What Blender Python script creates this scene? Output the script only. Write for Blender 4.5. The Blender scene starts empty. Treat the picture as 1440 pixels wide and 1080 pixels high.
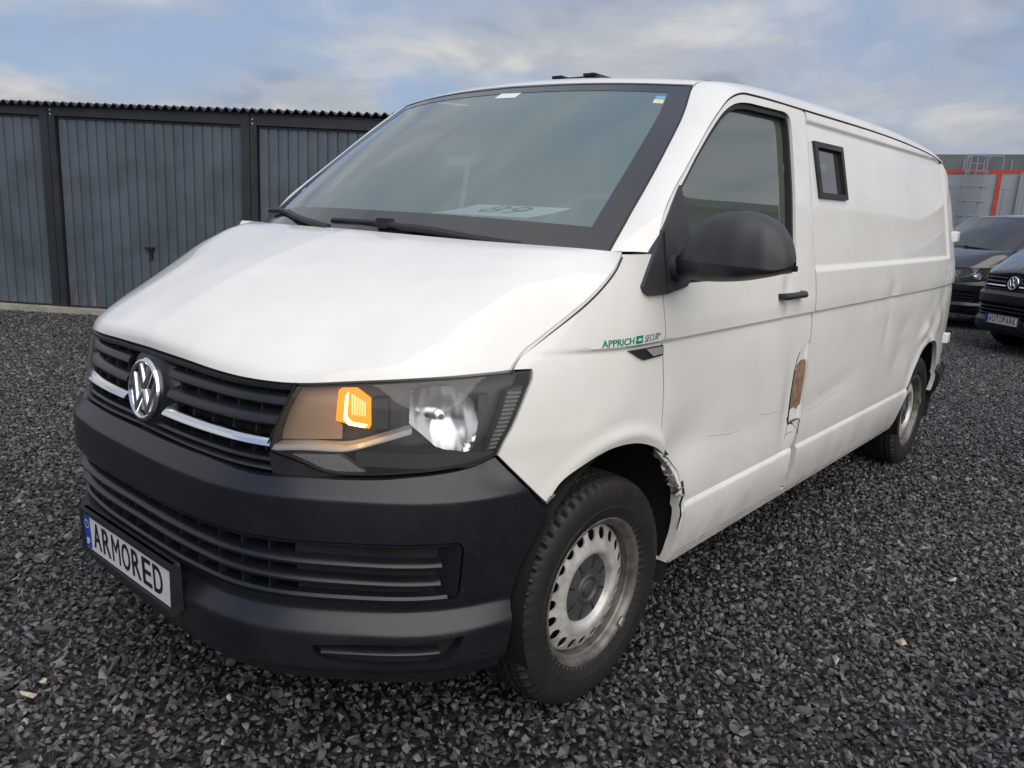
import bpy, math, random
import numpy as np
from mathutils import Vector, Matrix
from mathutils.geometry import delaunay_2d_cdt
random.seed(7); rng=np.random.default_rng(7)
sc=bpy.context.scene; COL=sc.collection
R=math.radians
# ------------------------------------------------------------------ camera
cam=bpy.data.cameras.new('camera'); camo=bpy.data.objects.new('camera',cam); COL.objects.link(camo)
camo.location=(2.0177,-0.8523,1.3833); camo.rotation_euler=(R(77.714),R(-3.008),R(40.595))
cam.sensor_width=36; cam.lens=1093.13/1440*36; cam.clip_start=.05; cam.clip_end=3000
sc.camera=camo
# ------------------------------------------------------------------ world / sky
SUN_AZ,SUN_EL=R(-26),R(42)      # direction towards the veiled sun (azimuth from +x, ccw) and its height
world=bpy.data.worlds.new('World'); sc.world=world; world.use_nodes=True
nt=world.node_tree; nt.nodes.clear()
def N(t,typ,**k):
    n=t.nodes.new(typ)
    for a,b in k.items():
        if a in ('operation','blend_type','data_type','noise_dimensions','feature','sky_type','interpolation','wave_type','distance','bands_direction','mode','domain','input_type','noise_type','interpolation_type','clamp','vector_type'): setattr(n,a,b)
        else: n.inputs[a].default_value=b
    return n
def ramp(t,fac,stops,interp='LINEAR'):
    n=t.nodes.new('ShaderNodeValToRGB'); e=n.color_ramp; e.interpolation=interp
    while len(e.elements)<len(stops): e.elements.new(.5)
    for el,(p,c) in zip(e.elements,stops): el.position=p; el.color=(*c,1) if len(c)==3 else c
    t.links.new(fac,n.inputs[0]); return n
out=N(nt,'ShaderNodeOutputWorld'); bg=N(nt,'ShaderNodeBackground',Strength=.1)
sky=N(nt,'ShaderNodeTexSky',sky_type='NISHITA'); sky.sun_disc=False; sky.sun_elevation=SUN_EL; sky.sun_rotation=R(90)-SUN_AZ
sky.air_density=1.0; sky.dust_density=1.5; sky.ozone_density=1.5
tc=N(nt,'ShaderNodeTexCoord'); sep=N(nt,'ShaderNodeSeparateXYZ'); nt.links.new(tc.outputs['Generated'],sep.inputs[0])
mx=N(nt,'ShaderNodeMath',operation='MAXIMUM'); nt.links.new(sep.outputs[2],mx.inputs[0]); mx.inputs[1].default_value=0.0
ad=N(nt,'ShaderNodeMath',operation='ADD'); nt.links.new(mx.outputs[0],ad.inputs[0]); ad.inputs[1].default_value=.22
cmb=N(nt,'ShaderNodeCombineXYZ')
for i in (0,1):
    dv=N(nt,'ShaderNodeMath',operation='DIVIDE'); nt.links.new(sep.outputs[i],dv.inputs[0]); nt.links.new(ad.outputs[0],dv.inputs[1]); nt.links.new(dv.outputs[0],cmb.inputs[i])
mp=N(nt,'ShaderNodeMapping'); nt.links.new(cmb.outputs[0],mp.inputs[0]); mp.inputs['Location'].default_value=(-11,8,2); mp.inputs['Rotation'].default_value=(0,0,1.4)
n1=N(nt,'ShaderNodeTexNoise',Scale=.75,Detail=7.0,Roughness=.52,Distortion=.35); nt.links.new(mp.outputs[0],n1.inputs['Vector'])
n2=N(nt,'ShaderNodeTexNoise',Scale=1.9,Detail=7.0,Roughness=.52,Distortion=.3); nt.links.new(mp.outputs[0],n2.inputs['Vector'])
cov=ramp(nt,n1.outputs[0],[(.36,(0,0,0)),(.52,(1,1,1))],'EASE')
shade=ramp(nt,n2.outputs[0],[(.32,(2.5,2.9,3.7)),(.48,(3.7,3.95,4.45)),(.66,(5.5,5.45,5.3))],'EASE')
skm=N(nt,'ShaderNodeMix',data_type='RGBA',blend_type='MIX'); skm.inputs[0].default_value=.7
skm.inputs[7].default_value=(2.5,3.2,4.8,1); nt.links.new(sky.outputs[0],skm.inputs[6])
mixc=N(nt,'ShaderNodeMix',data_type='RGBA',blend_type='MIX')
nt.links.new(cov.outputs[0],mixc.inputs[0]); nt.links.new(skm.outputs[2],mixc.inputs[6]); nt.links.new(shade.outputs[0],mixc.inputs[7])
zr=N(nt,'ShaderNodeMath',operation='MULTIPLY_ADD'); nt.links.new(mx.outputs[0],zr.inputs[0]); zr.inputs[1].default_value=.45; zr.inputs[2].default_value=.86   # overcast skies brighten towards the zenith
zm=N(nt,'ShaderNodeVectorMath',operation='SCALE'); nt.links.new(mixc.outputs[2],zm.inputs[0]); nt.links.new(zr.outputs[0],zm.inputs['Scale'])
nt.links.new(zm.outputs[0],bg.inputs[0]); nt.links.new(bg.outputs[0],out.inputs[0])
# ------------------------------------------------------------------ sun (veiled by cloud)
sl=bpy.data.lights.new('sun','SUN'); sl.energy=2.0; sl.angle=R(75); sl.color=(1,.93,.84)
so=bpy.data.objects.new('sun',sl); COL.objects.link(so)
dirv=Vector((math.cos(SUN_AZ)*math.cos(SUN_EL),math.sin(SUN_AZ)*math.cos(SUN_EL),math.sin(SUN_EL)))
so.rotation_euler=dirv.to_track_quat('Z','Y').to_euler(); so.location=dirv*30
sc.view_settings.view_transform='Standard'; sc.view_settings.look='None'; sc.view_settings.gamma=1; sc.view_settings.exposure=.38
# ------------------------------------------------------------------ materials
def mat(name): 
    m=bpy.data.materials.new(name); m.use_nodes=True; t=m.node_tree; return m,t,t.nodes['Principled BSDF']
def pbr(name,col,rough=.5,metal=0,coat=0,var=.0,vscale=8,bump=0,bscale=200,rvar=0,spec=.5,coatr=.03,vcol=None):
    m,t,b=mat(name); b.inputs['Base Color'].default_value=(*col,1); b.inputs['Roughness'].default_value=rough; b.inputs['Metallic'].default_value=metal
    b.inputs['Coat Weight'].default_value=coat; b.inputs['Coat Roughness'].default_value=coatr; b.inputs['Specular IOR Level'].default_value=spec
    tcn=N(t,'ShaderNodeTexCoord')
    if var or rvar:
        n=N(t,'ShaderNodeTexNoise',Scale=vscale,Detail=6.0,Roughness=.6); t.links.new(tcn.outputs['Object'],n.inputs['Vector'])
        if var:
            lo=vcol or tuple(c*(1-var) for c in col); hi=tuple(min(1,c*(1+var*.6)) for c in col)
            r=ramp(t,n.outputs[0],[(.35,lo),(.62,hi)]); t.links.new(r.outputs[0],b.inputs['Base Color'])
        if rvar:
            r2=ramp(t,n.outputs[0],[(.3,(max(0,rough-rvar),)*3),(.7,(rough+rvar,)*3)]); t.links.new(r2.outputs[0],b.inputs['Roughness'])
    if bump:
        n=N(t,'ShaderNodeTexNoise',Scale=bscale,Detail=3.0); t.links.new(tcn.outputs['Object'],n.inputs['Vector'])
        bp=N(t,'ShaderNodeBump',Strength=bump,Distance=.002); t.links.new(n.outputs[0],bp.inputs['Height']); t.links.new(bp.outputs[0],b.inputs['Normal'])
    return m
def glass(name,tint,ior,haze=None,hz=0.0,rough=.0):
    m=bpy.data.materials.new(name); m.use_nodes=True; t=m.node_tree; t.nodes.clear()
    o=N(t,'ShaderNodeOutputMaterial'); tr=N(t,'ShaderNodeBsdfTransparent',Color=(*tint,1)); gl=N(t,'ShaderNodeBsdfGlossy',Roughness=rough,Color=(1,1,1,1)); fr=N(t,'ShaderNodeFresnel',IOR=ior)
    mxs=N(t,'ShaderNodeMixShader'); src=tr
    if haze:
        df=N(t,'ShaderNodeBsdfDiffuse',Color=(*haze,1)); mh=N(t,'ShaderNodeMixShader',Fac=hz); t.links.new(tr.outputs[0],mh.inputs[1]); t.links.new(df.outputs[0],mh.inputs[2]); src=mh
    t.links.new(fr.outputs[0],mxs.inputs[0]); t.links.new(src.outputs[0],mxs.inputs[1]); t.links.new(gl.outputs[0],mxs.inputs[2]); t.links.new(mxs.outputs[0],o.inputs[0]); return m
def emit(name,col,st):
    m=bpy.data.materials.new(name); m.use_nodes=True; t=m.node_tree; t.nodes.clear(); o=N(t,'ShaderNodeOutputMaterial'); e=N(t,'ShaderNodeEmission',Color=(*col,1),Strength=st); t.links.new(e.outputs[0],o.inputs[0]); return m
M={}
def white_paint():
    m,t,b=mat('white_paint'); tcn=N(t,'ShaderNodeTexCoord')
    n=N(t,'ShaderNodeTexNoise',Scale=2.2,Detail=7.0,Roughness=.65); t.links.new(tcn.outputs['Object'],n.inputs['Vector'])
    r=ramp(t,n.outputs[0],[(.3,(.74,.735,.705)),(.6,(.81,.808,.785))])
    sp=N(t,'ShaderNodeTexVoronoi',Scale=55.0); t.links.new(tcn.outputs['Object'],sp.inputs['Vector'])   # stone chips and dirt specks
    s2=N(t,'ShaderNodeTexNoise',Scale=6.0,Detail=2.0); t.links.new(tcn.outputs['Object'],s2.inputs['Vector'])
    r1=ramp(t,sp.outputs['Distance'],[(.05,(1,1,1)),(.09,(0,0,0))]); r2=ramp(t,s2.outputs[0],[(.62,(0,0,0)),(.70,(1,1,1))])
    mu=N(t,'ShaderNodeMath',operation='MULTIPLY'); t.links.new(r1.outputs[0],mu.inputs[0]); t.links.new(r2.outputs[0],mu.inputs[1])
    mm=N(t,'ShaderNodeMix',data_type='RGBA'); t.links.new(mu.outputs[0],mm.inputs[0]); t.links.new(r.outputs[0],mm.inputs[6]); mm.inputs[7].default_value=(.42,.38,.33,1)
    # road grime, thrown up low on the body
    sx=N(t,'ShaderNodeSeparateXYZ'); t.links.new(tcn.outputs['Object'],sx.inputs[0])
    g=ramp(t,sx.outputs[2],[(.30,(1,1,1)),(.62,(0,0,0))]); n3=N(t,'ShaderNodeTexNoise',Scale=7.0,Detail=8.0,Roughness=.7); t.links.new(tcn.outputs['Object'],n3.inputs['Vector'])
    g2=ramp(t,n3.outputs[0],[(.42,(0,0,0)),(.75,(.6,.6,.6))]); m2=N(t,'ShaderNodeMath',operation='MULTIPLY'); t.links.new(g.outputs[0],m2.inputs[0]); t.links.new(g2.outputs[0],m2.inputs[1])
    mm2=N(t,'ShaderNodeMix',data_type='RGBA'); t.links.new(m2.outputs[0],mm2.inputs[0]); t.links.new(mm.outputs[2],mm2.inputs[6]); mm2.inputs[7].default_value=(.36,.33,.28,1)
    t.links.new(mm2.outputs[2],b.inputs['Base Color']); b.inputs['Roughness'].default_value=.45; b.inputs['Specular IOR Level'].default_value=.15; b.inputs['Coat Weight'].default_value=.9
    rr=ramp(t,n3.outputs[0],[(.35,(.02,.02,.02)),(.7,(.08,.08,.08))]); t.links.new(rr.outputs[0],b.inputs['Coat Roughness'])
    bn=N(t,'ShaderNodeTexVoronoi',Scale=150.0); t.links.new(tcn.outputs['Object'],bn.inputs['Vector'])       # rain drops
    d1=ramp(t,bn.outputs['Distance'],[(.12,(1,1,1)),(.2,(0,0,0))]); d2=ramp(t,s2.outputs[0],[(.5,(0,0,0)),(.6,(1,1,1))])
    dm=N(t,'ShaderNodeMath',operation='MULTIPLY'); t.links.new(d1.outputs[0],dm.inputs[0]); t.links.new(d2.outputs[0],dm.inputs[1])
    bp=N(t,'ShaderNodeBump',Strength=.25,Distance=.001); t.links.new(dm.outputs[0],bp.inputs['Height']); t.links.new(bp.outputs[0],b.inputs['Coat Normal'])
    return m
M['paint']=white_paint()
M['black_paint']=pbr('black_paint',(.008,.009,.012),.25,0,1.0,rvar=.1)
def worn_plastic(name,lo,hi,dust,r0,r1):
    m,t,b=mat(name); tcn=N(t,'ShaderNodeTexCoord')
    n=N(t,'ShaderNodeTexNoise',Scale=3.0,Detail=8.0,Roughness=.68,Distortion=.4); t.links.new(tcn.outputs['Object'],n.inputs['Vector'])
    c=ramp(t,n.outputs[0],[(.35,lo),(.65,hi)])
    n2=N(t,'ShaderNodeTexNoise',Scale=38.0,Detail=6.0,Roughness=.75); t.links.new(tcn.outputs['Object'],n2.inputs['Vector'])
    d=ramp(t,n2.outputs[0],[(.58,(0,0,0)),(.78,(.55,.55,.55))]); mm=N(t,'ShaderNodeMix',data_type='RGBA'); t.links.new(d.outputs[0],mm.inputs[0]); t.links.new(c.outputs[0],mm.inputs[6]); mm.inputs[7].default_value=(*dust,1)
    t.links.new(mm.outputs[2],b.inputs['Base Color']); rr=ramp(t,n.outputs[0],[(.35,(r0,)*3),(.65,(r1,)*3)]); t.links.new(rr.outputs[0],b.inputs['Roughness'])
    g=N(t,'ShaderNodeTexNoise',Scale=900.0,Detail=2.0); t.links.new(tcn.outputs['Object'],g.inputs['Vector']); bp=N(t,'ShaderNodeBump',Strength=.12,Distance=.001); t.links.new(g.outputs[0],bp.inputs['Height']); t.links.new(bp.outputs[0],b.inputs['Normal']); return m
M['bumper']=worn_plastic('bumper_plastic',(.009,.0105,.0145),(.016,.0175,.0225),(.045,.044,.043),.22,.36)
M['plastic']=pbr('black_plastic',(.018,.019,.022),.45,bump=.1,bscale=600,rvar=.08,var=.2)
M['mirror']=pbr('mirror_plastic',(.042,.043,.048),.5,bump=.15,bscale=500,var=.2,vscale=6)
M['dark']=pbr('dark_cavity',(.006,.006,.007),.8)
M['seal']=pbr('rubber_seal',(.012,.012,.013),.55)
M['chrome']=pbr('chrome',(.84,.85,.86),.14,1,rvar=.05,vscale=20)
M['reflector']=pbr('reflector',(.52,.53,.54),.16,1)
M['lamp_dark']=pbr('lamp_housing',(.07,.072,.078),.38)
M['lens']=glass('clear_lens',(.93,.94,.95),1.5,(.62,.60,.57),.035)
M['amberlit']=pbr('amber_lit_reflector',(.56,.40,.28),.42,.4)  # amber light of the indicator is put into this base colour
M['bright']=pbr('bright_trim',(.86,.87,.88),.18,.15)
M['ribbed']=pbr('ribbed_lens',(.45,.46,.47),.2,.35)
M['wsglass']=glass('windscreen_glass',(.80,.92,.91),1.95,(.46,.66,.68),.22)
M['sideglass']=glass('side_glass',(.26,.33,.31),2.5,(.34,.42,.37),.24)
M['lookout']=glass('lookout_glass',(.10,.13,.13),2.4,(.2,.22,.22),.2)
M['frit']=pbr('glass_border',(.035,.033,.036),.10,0,.2,spec=.9)
M['tyre']=pbr('tyre_rubber',(.009,.009,.0095),.6,bump=.35,bscale=160,var=.35,vscale=12,vcol=(.018,.017,.016))
M['rim']=pbr('silver_rim',(.56,.557,.545),.38,.3,var=.3,vscale=16,vcol=(.40,.385,.36),rvar=.1)
M['rimdark']=pbr('dirty_barrel',(.15,.142,.13),.42,.4,var=.5,vscale=18)
M['cap']=pbr('hub_cap',(.05,.052,.054),.5,var=.3,vscale=25)
M['plate']=pbr('plate_white',(.74,.75,.75),.3,coat=.3,var=.06)
M['plateblue']=pbr('plate_blue',(.01,.06,.42),.3,coat=.3)
M['ink']=pbr('black_ink',(.008,.008,.008),.5)
M['scratch']=pbr('paint_scratch',(.33,.32,.30),.7)
M['green']=pbr('green_ink',(.0,.26,.17),.4)
M['grey_ink']=pbr('grey_ink',(.16,.20,.20),.4)
M['primer']=pbr('brown_primer',(.26,.155,.11),.7,var=.35,vscale=30,bump=.3,bscale=90)
M['bare']=pbr('torn_metal',(.30,.29,.27),.45,.6,var=.6,vscale=60)
M['rust']=pbr('torn_edge',(.07,.045,.03),.8,var=.5,vscale=60)
M['interior']=pbr('interior_plastic',(.09,.095,.10),.6)
M['seat']=pbr('seat_fabric',(.16,.17,.175),.9,bump=.3,bscale=400)
M['headlining']=pbr('headlining',(.35,.36,.36),.9)
M['paper']=pbr('white_paper',(.85,.87,.86),.8)
M['sticker']=pbr('sticker_pale',(.7,.78,.76),.5)
M['stickerblue']=pbr('sticker_blue',(.16,.38,.55),.5)
M['stickeryellow']=pbr('sticker_yellow',(.66,.66,.42),.5)
M['orange']=emit('indicator_glow',(1.0,.32,.03),1.25)
M['orangehot']=emit('indicator_filament',(1.0,.60,.14),7.0)
M['orangerib']=emit('indicator_rib_glow',(1.0,.55,.20),1.5)
M['orangeoff']=pbr('indicator_off',(.5,.2,.03),.3)
M['redlens']=pbr('red_lens',(.35,.01,.01),.2)
# ------------------------------------------------------------------ mesh helpers
def link(o,parent=None):
    COL.objects.link(o)
    if parent is not None: o.parent=parent
    return o
def mk(name,v,f,m,parent=None,smooth=True,sharp=32):
    me=bpy.data.meshes.new(name); me.from_pydata([tuple(map(float,p)) for p in v],[],[tuple(map(int,q)) for q in f]); me.validate()
    ml=m if isinstance(m,(list,tuple)) else [m]
    for k in ml: me.materials.append(k)
    if smooth:
        me.shade_smooth(); me.set_sharp_from_angle(angle=R(sharp))
    o=bpy.data.objects.new(name,me); return link(o,parent)
def empty(name,loc=(0,0,0),parent=None,label=None,cat=None,group=None):
    o=bpy.data.objects.new(name,None); o.location=loc; o.empty_display_size=.1; link(o,parent); tag(o,label,cat,group); return o
def tag(o,label=None,cat=None,group=None,kind=None):
    if label:o['label']=label
    if cat:o['category']=cat
    if group:o['group']=group
    if kind:o['kind']=kind
    return o
class MB:
    def __init__(s): s.v=[];s.f=[]
    def add(s,v,f):
        n=len(s.v); s.v+= [tuple(p) for p in v]; s.f+=[tuple(i+n for i in q) for q in f]; return s
    def box(s,x0,x1,y0,y1,z0,z1,T=None):
        v=[(x,y,z) for x in (x0,x1) for y in (y0,y1) for z in (z0,z1)]
        if T is not None: v=[T(*p) for p in v]
        return s.add(v,[(0,1,3,2),(4,6,7,5),(0,4,5,1),(2,3,7,6),(0,2,6,4),(1,5,7,3)])
    def grid(s,G,close_u=False,close_v=False):
        G=np.asarray(G);a,b=G.shape[:2]; f=[]
        for i in range(a-(0 if close_u else 1)):
            for j in range(b-(0 if close_v else 1)):
                i2=(i+1)%a;j2=(j+1)%b; f.append((i*b+j,i2*b+j,i2*b+j2,i*b+j2))
        return s.add(G.reshape(-1,3),f)
    def tube(s,pts,r,n=8,caps=True):
        pts=[Vector(p) for p in pts]; rings=[]
        rr=r if hasattr(r,'__len__') else [r]*len(pts); up=None
        for i,p in enumerate(pts):
            d=(pts[min(i+1,len(pts)-1)]-pts[max(i-1,0)]).normalized()
            if up is None: up=d.orthogonal().normalized()
            else: up=(up-d*up.dot(d)).normalized()
            w=d.cross(up); rings.append([p+up*math.cos(2*math.pi*k/n)*rr[i]+w*math.sin(2*math.pi*k/n)*rr[i] for k in range(n)])
        b=len(s.v); s.grid(np.array([[tuple(q) for q in g] for g in rings]),False,True)
        if caps: s.f.append(tuple(b+k for k in range(n))[::-1]); s.f.append(tuple(b+(len(pts)-1)*n+k for k in range(n)))
        return s
    def prism(s,poly,fn,z0,z1):
        n=len(poly); v=[fn(x,y,z0) for x,y in poly]+[fn(x,y,z1) for x,y in poly]
        return s.add(v,[tuple(range(n))[::-1],tuple(range(n,2*n))]+[(i,(i+1)%n,n+(i+1)%n,n+i) for i in range(n)])
    def build(s,name,m,parent=None,smooth=True,sharp=32): return mk(name,s.v,s.f,m,parent,smooth,sharp)
def catmull(Pp,n=12,closed=False):
    Pp=np.asarray(Pp,float); 
    if len(Pp)<3: return np.array([Pp[0]+(Pp[-1]-Pp[0])*t for t in np.linspace(0,1,n+1)])
    Q=np.vstack([2*Pp[0]-Pp[1],Pp,2*Pp[-1]-Pp[-2]]); out=[]
    for i in range(1,len(Q)-2):
        p0,p1,p2,p3=Q[i-1:i+3]
        t1=np.linalg.norm(p1-p0)**.5+1e-9;t2=t1+np.linalg.norm(p2-p1)**.5+1e-9;t3=t2+np.linalg.norm(p3-p2)**.5+1e-9
        t=np.linspace(t1,t2,n,endpoint=False)[:,None]
        A1=(t1-t)/t1*p0+t/t1*p1;A2=(t2-t)/(t2-t1)*p1+(t-t1)/(t2-t1)*p2;A3=(t3-t)/(t3-t2)*p2+(t-t2)/(t3-t2)*p3
        B1=(t2-t)/t2*A1+t/t2*A2;B2=(t3-t)/(t3-t1)*A2+(t-t1)/(t3-t1)*A3
        out.append((t2-t)/(t2-t1)*B1+(t-t1)/(t2-t1)*B2)
    return np.vstack(out+[Q[-2:-1]])
def resamp(Pp,n):
    Pp=np.asarray(Pp,float); L=np.r_[0,np.cumsum(np.linalg.norm(np.diff(Pp,axis=0),axis=1))]; t=np.linspace(0,L[-1],n)
    return np.stack([np.interp(t,L,Pp[:,k]) for k in range(Pp.shape[1])],1)
def densify(poly,step):
    out=[]; n=len(poly)
    for i in range(n):
        a=np.array(poly[i]);b=np.array(poly[(i+1)%n]); k=max(1,int(math.ceil(np.linalg.norm(b-a)/step)))
        for j in range(k): out.append(a+(b-a)*j/k)
    return np.array(out)
def area2(p): return float(np.sum(p[:,0]*np.roll(p[:,1],-1)-np.roll(p[:,0],-1)*p[:,1]))
def inset(p,g):   # move a closed loop inwards (ccw) by g
    if g==0: return p
    t=np.roll(p,-1,0)-np.roll(p,1,0); t/=np.linalg.norm(t,axis=1)[:,None]+1e-12; return p+np.stack([-t[:,1],t[:,0]],1)*g
def inside(q,poly):
    x,y=q[:,0],q[:,1]; r=np.zeros(len(q),bool); a=poly; b=np.roll(poly,-1,0)
    for (x1,y1),(x2,y2) in zip(a,b):
        if y1==y2: continue
        c=((y1>y)!=(y2>y)); r^= c&(x<(x2-x1)*(y-y1)/(y2-y1)+x1)
    return r
# ------------------------------------------------------------------ van body surface: plan curve + section profiles (metres)
PLAN=np.array([(-.4,.025),(-.2,.003),(0,0),(.2,.003),(.3,.011),(.41,.026),(.5,.055),(.57,.093),(.63,.136),(.69,.185),(.78,.267),(.84,.345),(.885,.44),(.92,.57),(.942,.72),(.953,.9),(.957,1.1),(.957,1.6),(.957,2.6),(.957,3.6),(.952,4.2),(.94,4.55),(.922,4.78),(.893,4.96),(.84,5.06),(.74,5.12),(.5,5.15),(.2,5.163),(0,5.165),(-.2,5.163)])
D_=catmull(PLAN,40); L_=np.r_[0,np.cumsum(np.linalg.norm(np.diff(D_,axis=0),axis=1))]
i0=int(np.argmin(abs(D_[:,0])+(D_[:,1]>2)*9)); L_=L_-L_[i0]
UEND=float(L_[np.argmin(abs(D_[:,0])+(D_[:,1]<2)*9)])
UG=np.arange(-.2,L_[-1]-.01,.005)
def hann(a,k):
    ker=np.hanning(k+2)[1:-1];ker/=ker.sum(); return np.convolve(np.pad(a,k//2,mode='reflect',reflect_type='odd'),ker,'valid')
CX=hann(np.interp(UG,L_,D_[:,0]),25);CY=hann(np.interp(UG,L_,D_[:,1]),25)
TX=np.gradient(CX,UG);TY=np.gradient(CY,UG);nn=np.hypot(TX,TY);NX=TY/nn;NY=-TX/nn
_m=(UG>.6)&(CY<4.95)
def uy(y): return float(np.interp(y,CY[_m],UG[_m]))
def table(T,k,lo=0,hi=2.2):
    T=np.array(T);w=np.arange(lo,hi,.002); return w,hann(np.interp(w,T[:,0],T[:,1]),k)
def ev(tb,w): return np.interp(w,tb[0],tb[1])
def bl(u,a,b):
    t=np.clip((np.asarray(u)-a)/(b-a),0,1); return t*t*(3-2*t)
LEAN=table([(0,0),(1.1,0),(1.3,.03),(1.55,.08),(1.76,.16),(1.85,.24),(1.95,.42)],41)
def P(u,w,d=0.0):
    u=np.asarray(u,float);w=np.asarray(w,float);s=np.where(u<0,-1.,1.);a=np.abs(u)
    cx,cy,nx,ny=[np.interp(a,UG,q) for q in (CX,CY,NX,NY)]
    x=(cx-nx*d)*s;y=cy-ny*d
    z=w*(1+.011*(y-.9)*np.clip((y-.3)/.6,0,1)); y=y-ev(LEAN,w)*bl(a,uy(4.0),uy(4.9))
    return np.stack(np.broadcast_arrays(x,y,z),-1)
FB=table([(0,.2),(.15,.12),(.2,.075),(.25,.045),(.295,.025),(.305,.006),(.315,.004),(.395,-.004),(.405,-.003),(.452,.028),(.47,.022),(.6,.002),(.66,0),(.735,.0),(.785,.042),(.82,.055),(2.2,.055)],7)
FG=table([(0,.04),(.7,.04),(.80,.045),(.85,.045),(.93,.055),(.976,.065),(1.03,.08),(1.1,.115),(1.3,.2),(2.2,.2)],21)
SB=table([(0,.12),(.2,.09),(.28,.05),(.34,.025),(.42,.006),(.48,.0),(.6,.003),(.85,0),(1.1,0),(1.2,.015),(1.3,.034),(1.5,.07),(1.7,.113),(1.8,.138),(1.86,.155),(2.2,.3)],31)
def d_side0(u,w):
    d=ev(SB,w)
    belt=np.where(w<1.052,.011*np.exp(-np.clip(1.052-w,0,9)/.06),.011*np.clip((1.062-w)/.010,0,1))*bl(u,uy(.55),uy(.8))
    sill=np.where(w>.52,.009*np.exp(-np.clip(w-.52,0,9)/.05),.009*np.clip((w-.506)/.014,0,1))*bl(u,uy(1.0),uy(1.15))
    ra=np.hypot(u-uy(.905),w-.44); lip=-.011*np.exp(-((ra-.375)/.022)**2)*np.clip((w-.40)/.15,0,1)*(u<uy(2)); rr_=np.hypot(u-uy(4.27),w-.36); lip=lip-.009*np.exp(-((rr_-.40)/.022)**2)*np.clip((w-.40)/.15,0,1)*(u>uy(3))
    tap=.014*bl(w,1.35,1.5)*(1-bl(u,uy(1.38),uy(1.68)))
    return d+belt+sill+tap+lip
def sh(L):   # the cab tapers a little towards the screen
    return [(u+2.1*.014*float(bl(w,1.35,1.5)*(1-bl(u,uy(1.38),uy(1.68)))),w) for u,w in L]
def rec(v,a,b,s): return np.clip((v-a)/s,0,1)*np.clip((b-v)/s,0,1)
def d_side(u,w):   # side wall with the pressed recess of the load area
    top=1.772-.012*np.clip((u-uy(2.2))/2.4,0,1); a,b=uy(2.225),uy(4.62)-.0*w
    m=rec(u,a,b,.03)*np.clip((w-1.212)/.016,0,1)*np.clip((top-w)/.014,0,1)
    return d_side0(u,w)+.010*m
def gauss(u,w,u0,w0,su,sw,ang=0):
    c,s=math.cos(ang),math.sin(ang); a=(u-u0)*c+(w-w0)*s; b=-(u-u0)*s+(w-w0)*c
    return np.exp(-(a/su)**2-(b/sw)**2)
DENTS=[(1.86,.70,.16,.10,.4,.016),(2.15,.70,.42,.04,-.06,.004),(2.3,.78,.3,.12,0,.003),(2.72,.70,.05,.16,.1,.010),(2.83,.70,.05,.13,.1,-.004),(3.2,.70,.35,.05,.1,.005),
       (3.93,.90,.03,.10,-.2,.004),(4.05,.80,.07,.10,-.2,-.002),(4.22,.74,.10,.06,.5,.004),(4.42,.66,.05,.06,.6,-.004),(4.30,.90,.12,.05,.3,.004),(3.95,1.09,.07,.04,.3,.006),(4.45,1.10,.25,.05,.1,.002),
       (4.75,.83,.12,.035,.35,-.014),(4.92,.80,.07,.06,.3,.012),(5.08,.86,.08,.07,-.4,-.010),(5.15,.98,.10,.06,.2,.008),(5.2,1.12,.12,.04,0,.006),(4.85,.97,.10,.025,.1,.004),(1.35,.80,.2,.08,.3,-.003),(2.585,1.138,.036,.060,0,.010)]
def d_dmg(u,w):
    d=d_side(u,w)
    for (u0,w0,su,sw,an,am) in DENTS: d=d+am*gauss(u,w,u0,w0,su,sw,an)
    rip=.0008*np.sin(u*23+w*11)*np.sin(w*19-u*7)*gauss(u,w,4.6,.85,.6,.3)
    return d+rip
def d_front(u,w):
    a=np.abs(u);b=bl(a,uy(.42),uy(.95)); return (1-b)*ev(FG,w)+b*d_side0(a,w)
def d_frontd(u,w): return d_front(u,w)+.004*gauss(u,w,1.42,.86,.16,.05,.5)*-1
def d_bump(u,w):
    a=np.abs(u);b=bl(a,uy(.45),uy(.62)); f=ev(FB,w); return (1-b)*f+b*np.minimum(f,.010)
def tri(loops,us,ws,step=.014,gap=0):
    L=[]
    for k,lp in enumerate(loops):
        p=densify(np.asarray(lp,float),step); 
        if area2(p)<0: p=p[::-1]
        p=inset(p,gap if k==0 else -gap); L.append(p)
    U,Wg=np.meshgrid(us,ws,indexing='ij'); q=np.stack([U.ravel(),Wg.ravel()],1)
    m=inside(q,L[0]); 
    for h in L[1:]: m&=~inside(q,h)
    q=q[m]
    B=np.vstack(L); keep=np.ones(len(q),bool)
    for i in range(0,len(q),4000):
        dd=np.abs(q[i:i+4000,None,:]-B[None]); keep[i:i+4000]=((dd**2).sum(2).min(1)>(step*.45)**2)
    q=q[keep]
    E=[];o=0
    for p in L: E+= [(o+i,o+(i+1)%len(p)) for i in range(len(p))]; o+=len(p)
    V=[Vector(x) for x in np.vstack([B,q])]
    vo,eo,fo,ov,oe,of=delaunay_2d_cdt(V,E,[],0,1e-7)
    vo=np.array([tuple(v) for v in vo]); F=np.array(fo); cen=vo[F].mean(1); m=inside(cen,L[0])
    for h in L[1:]: m&=~inside(cen,h)
    F=F[m]; A=vo[F]; ar=(A[:,1,0]-A[:,0,0])*(A[:,2,1]-A[:,0,1])-(A[:,2,0]-A[:,0,0])*(A[:,1,1]-A[:,0,1])
    F=np.where((ar<0)[:,None],F[:,::-1],F)
    return vo,F,L
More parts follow.
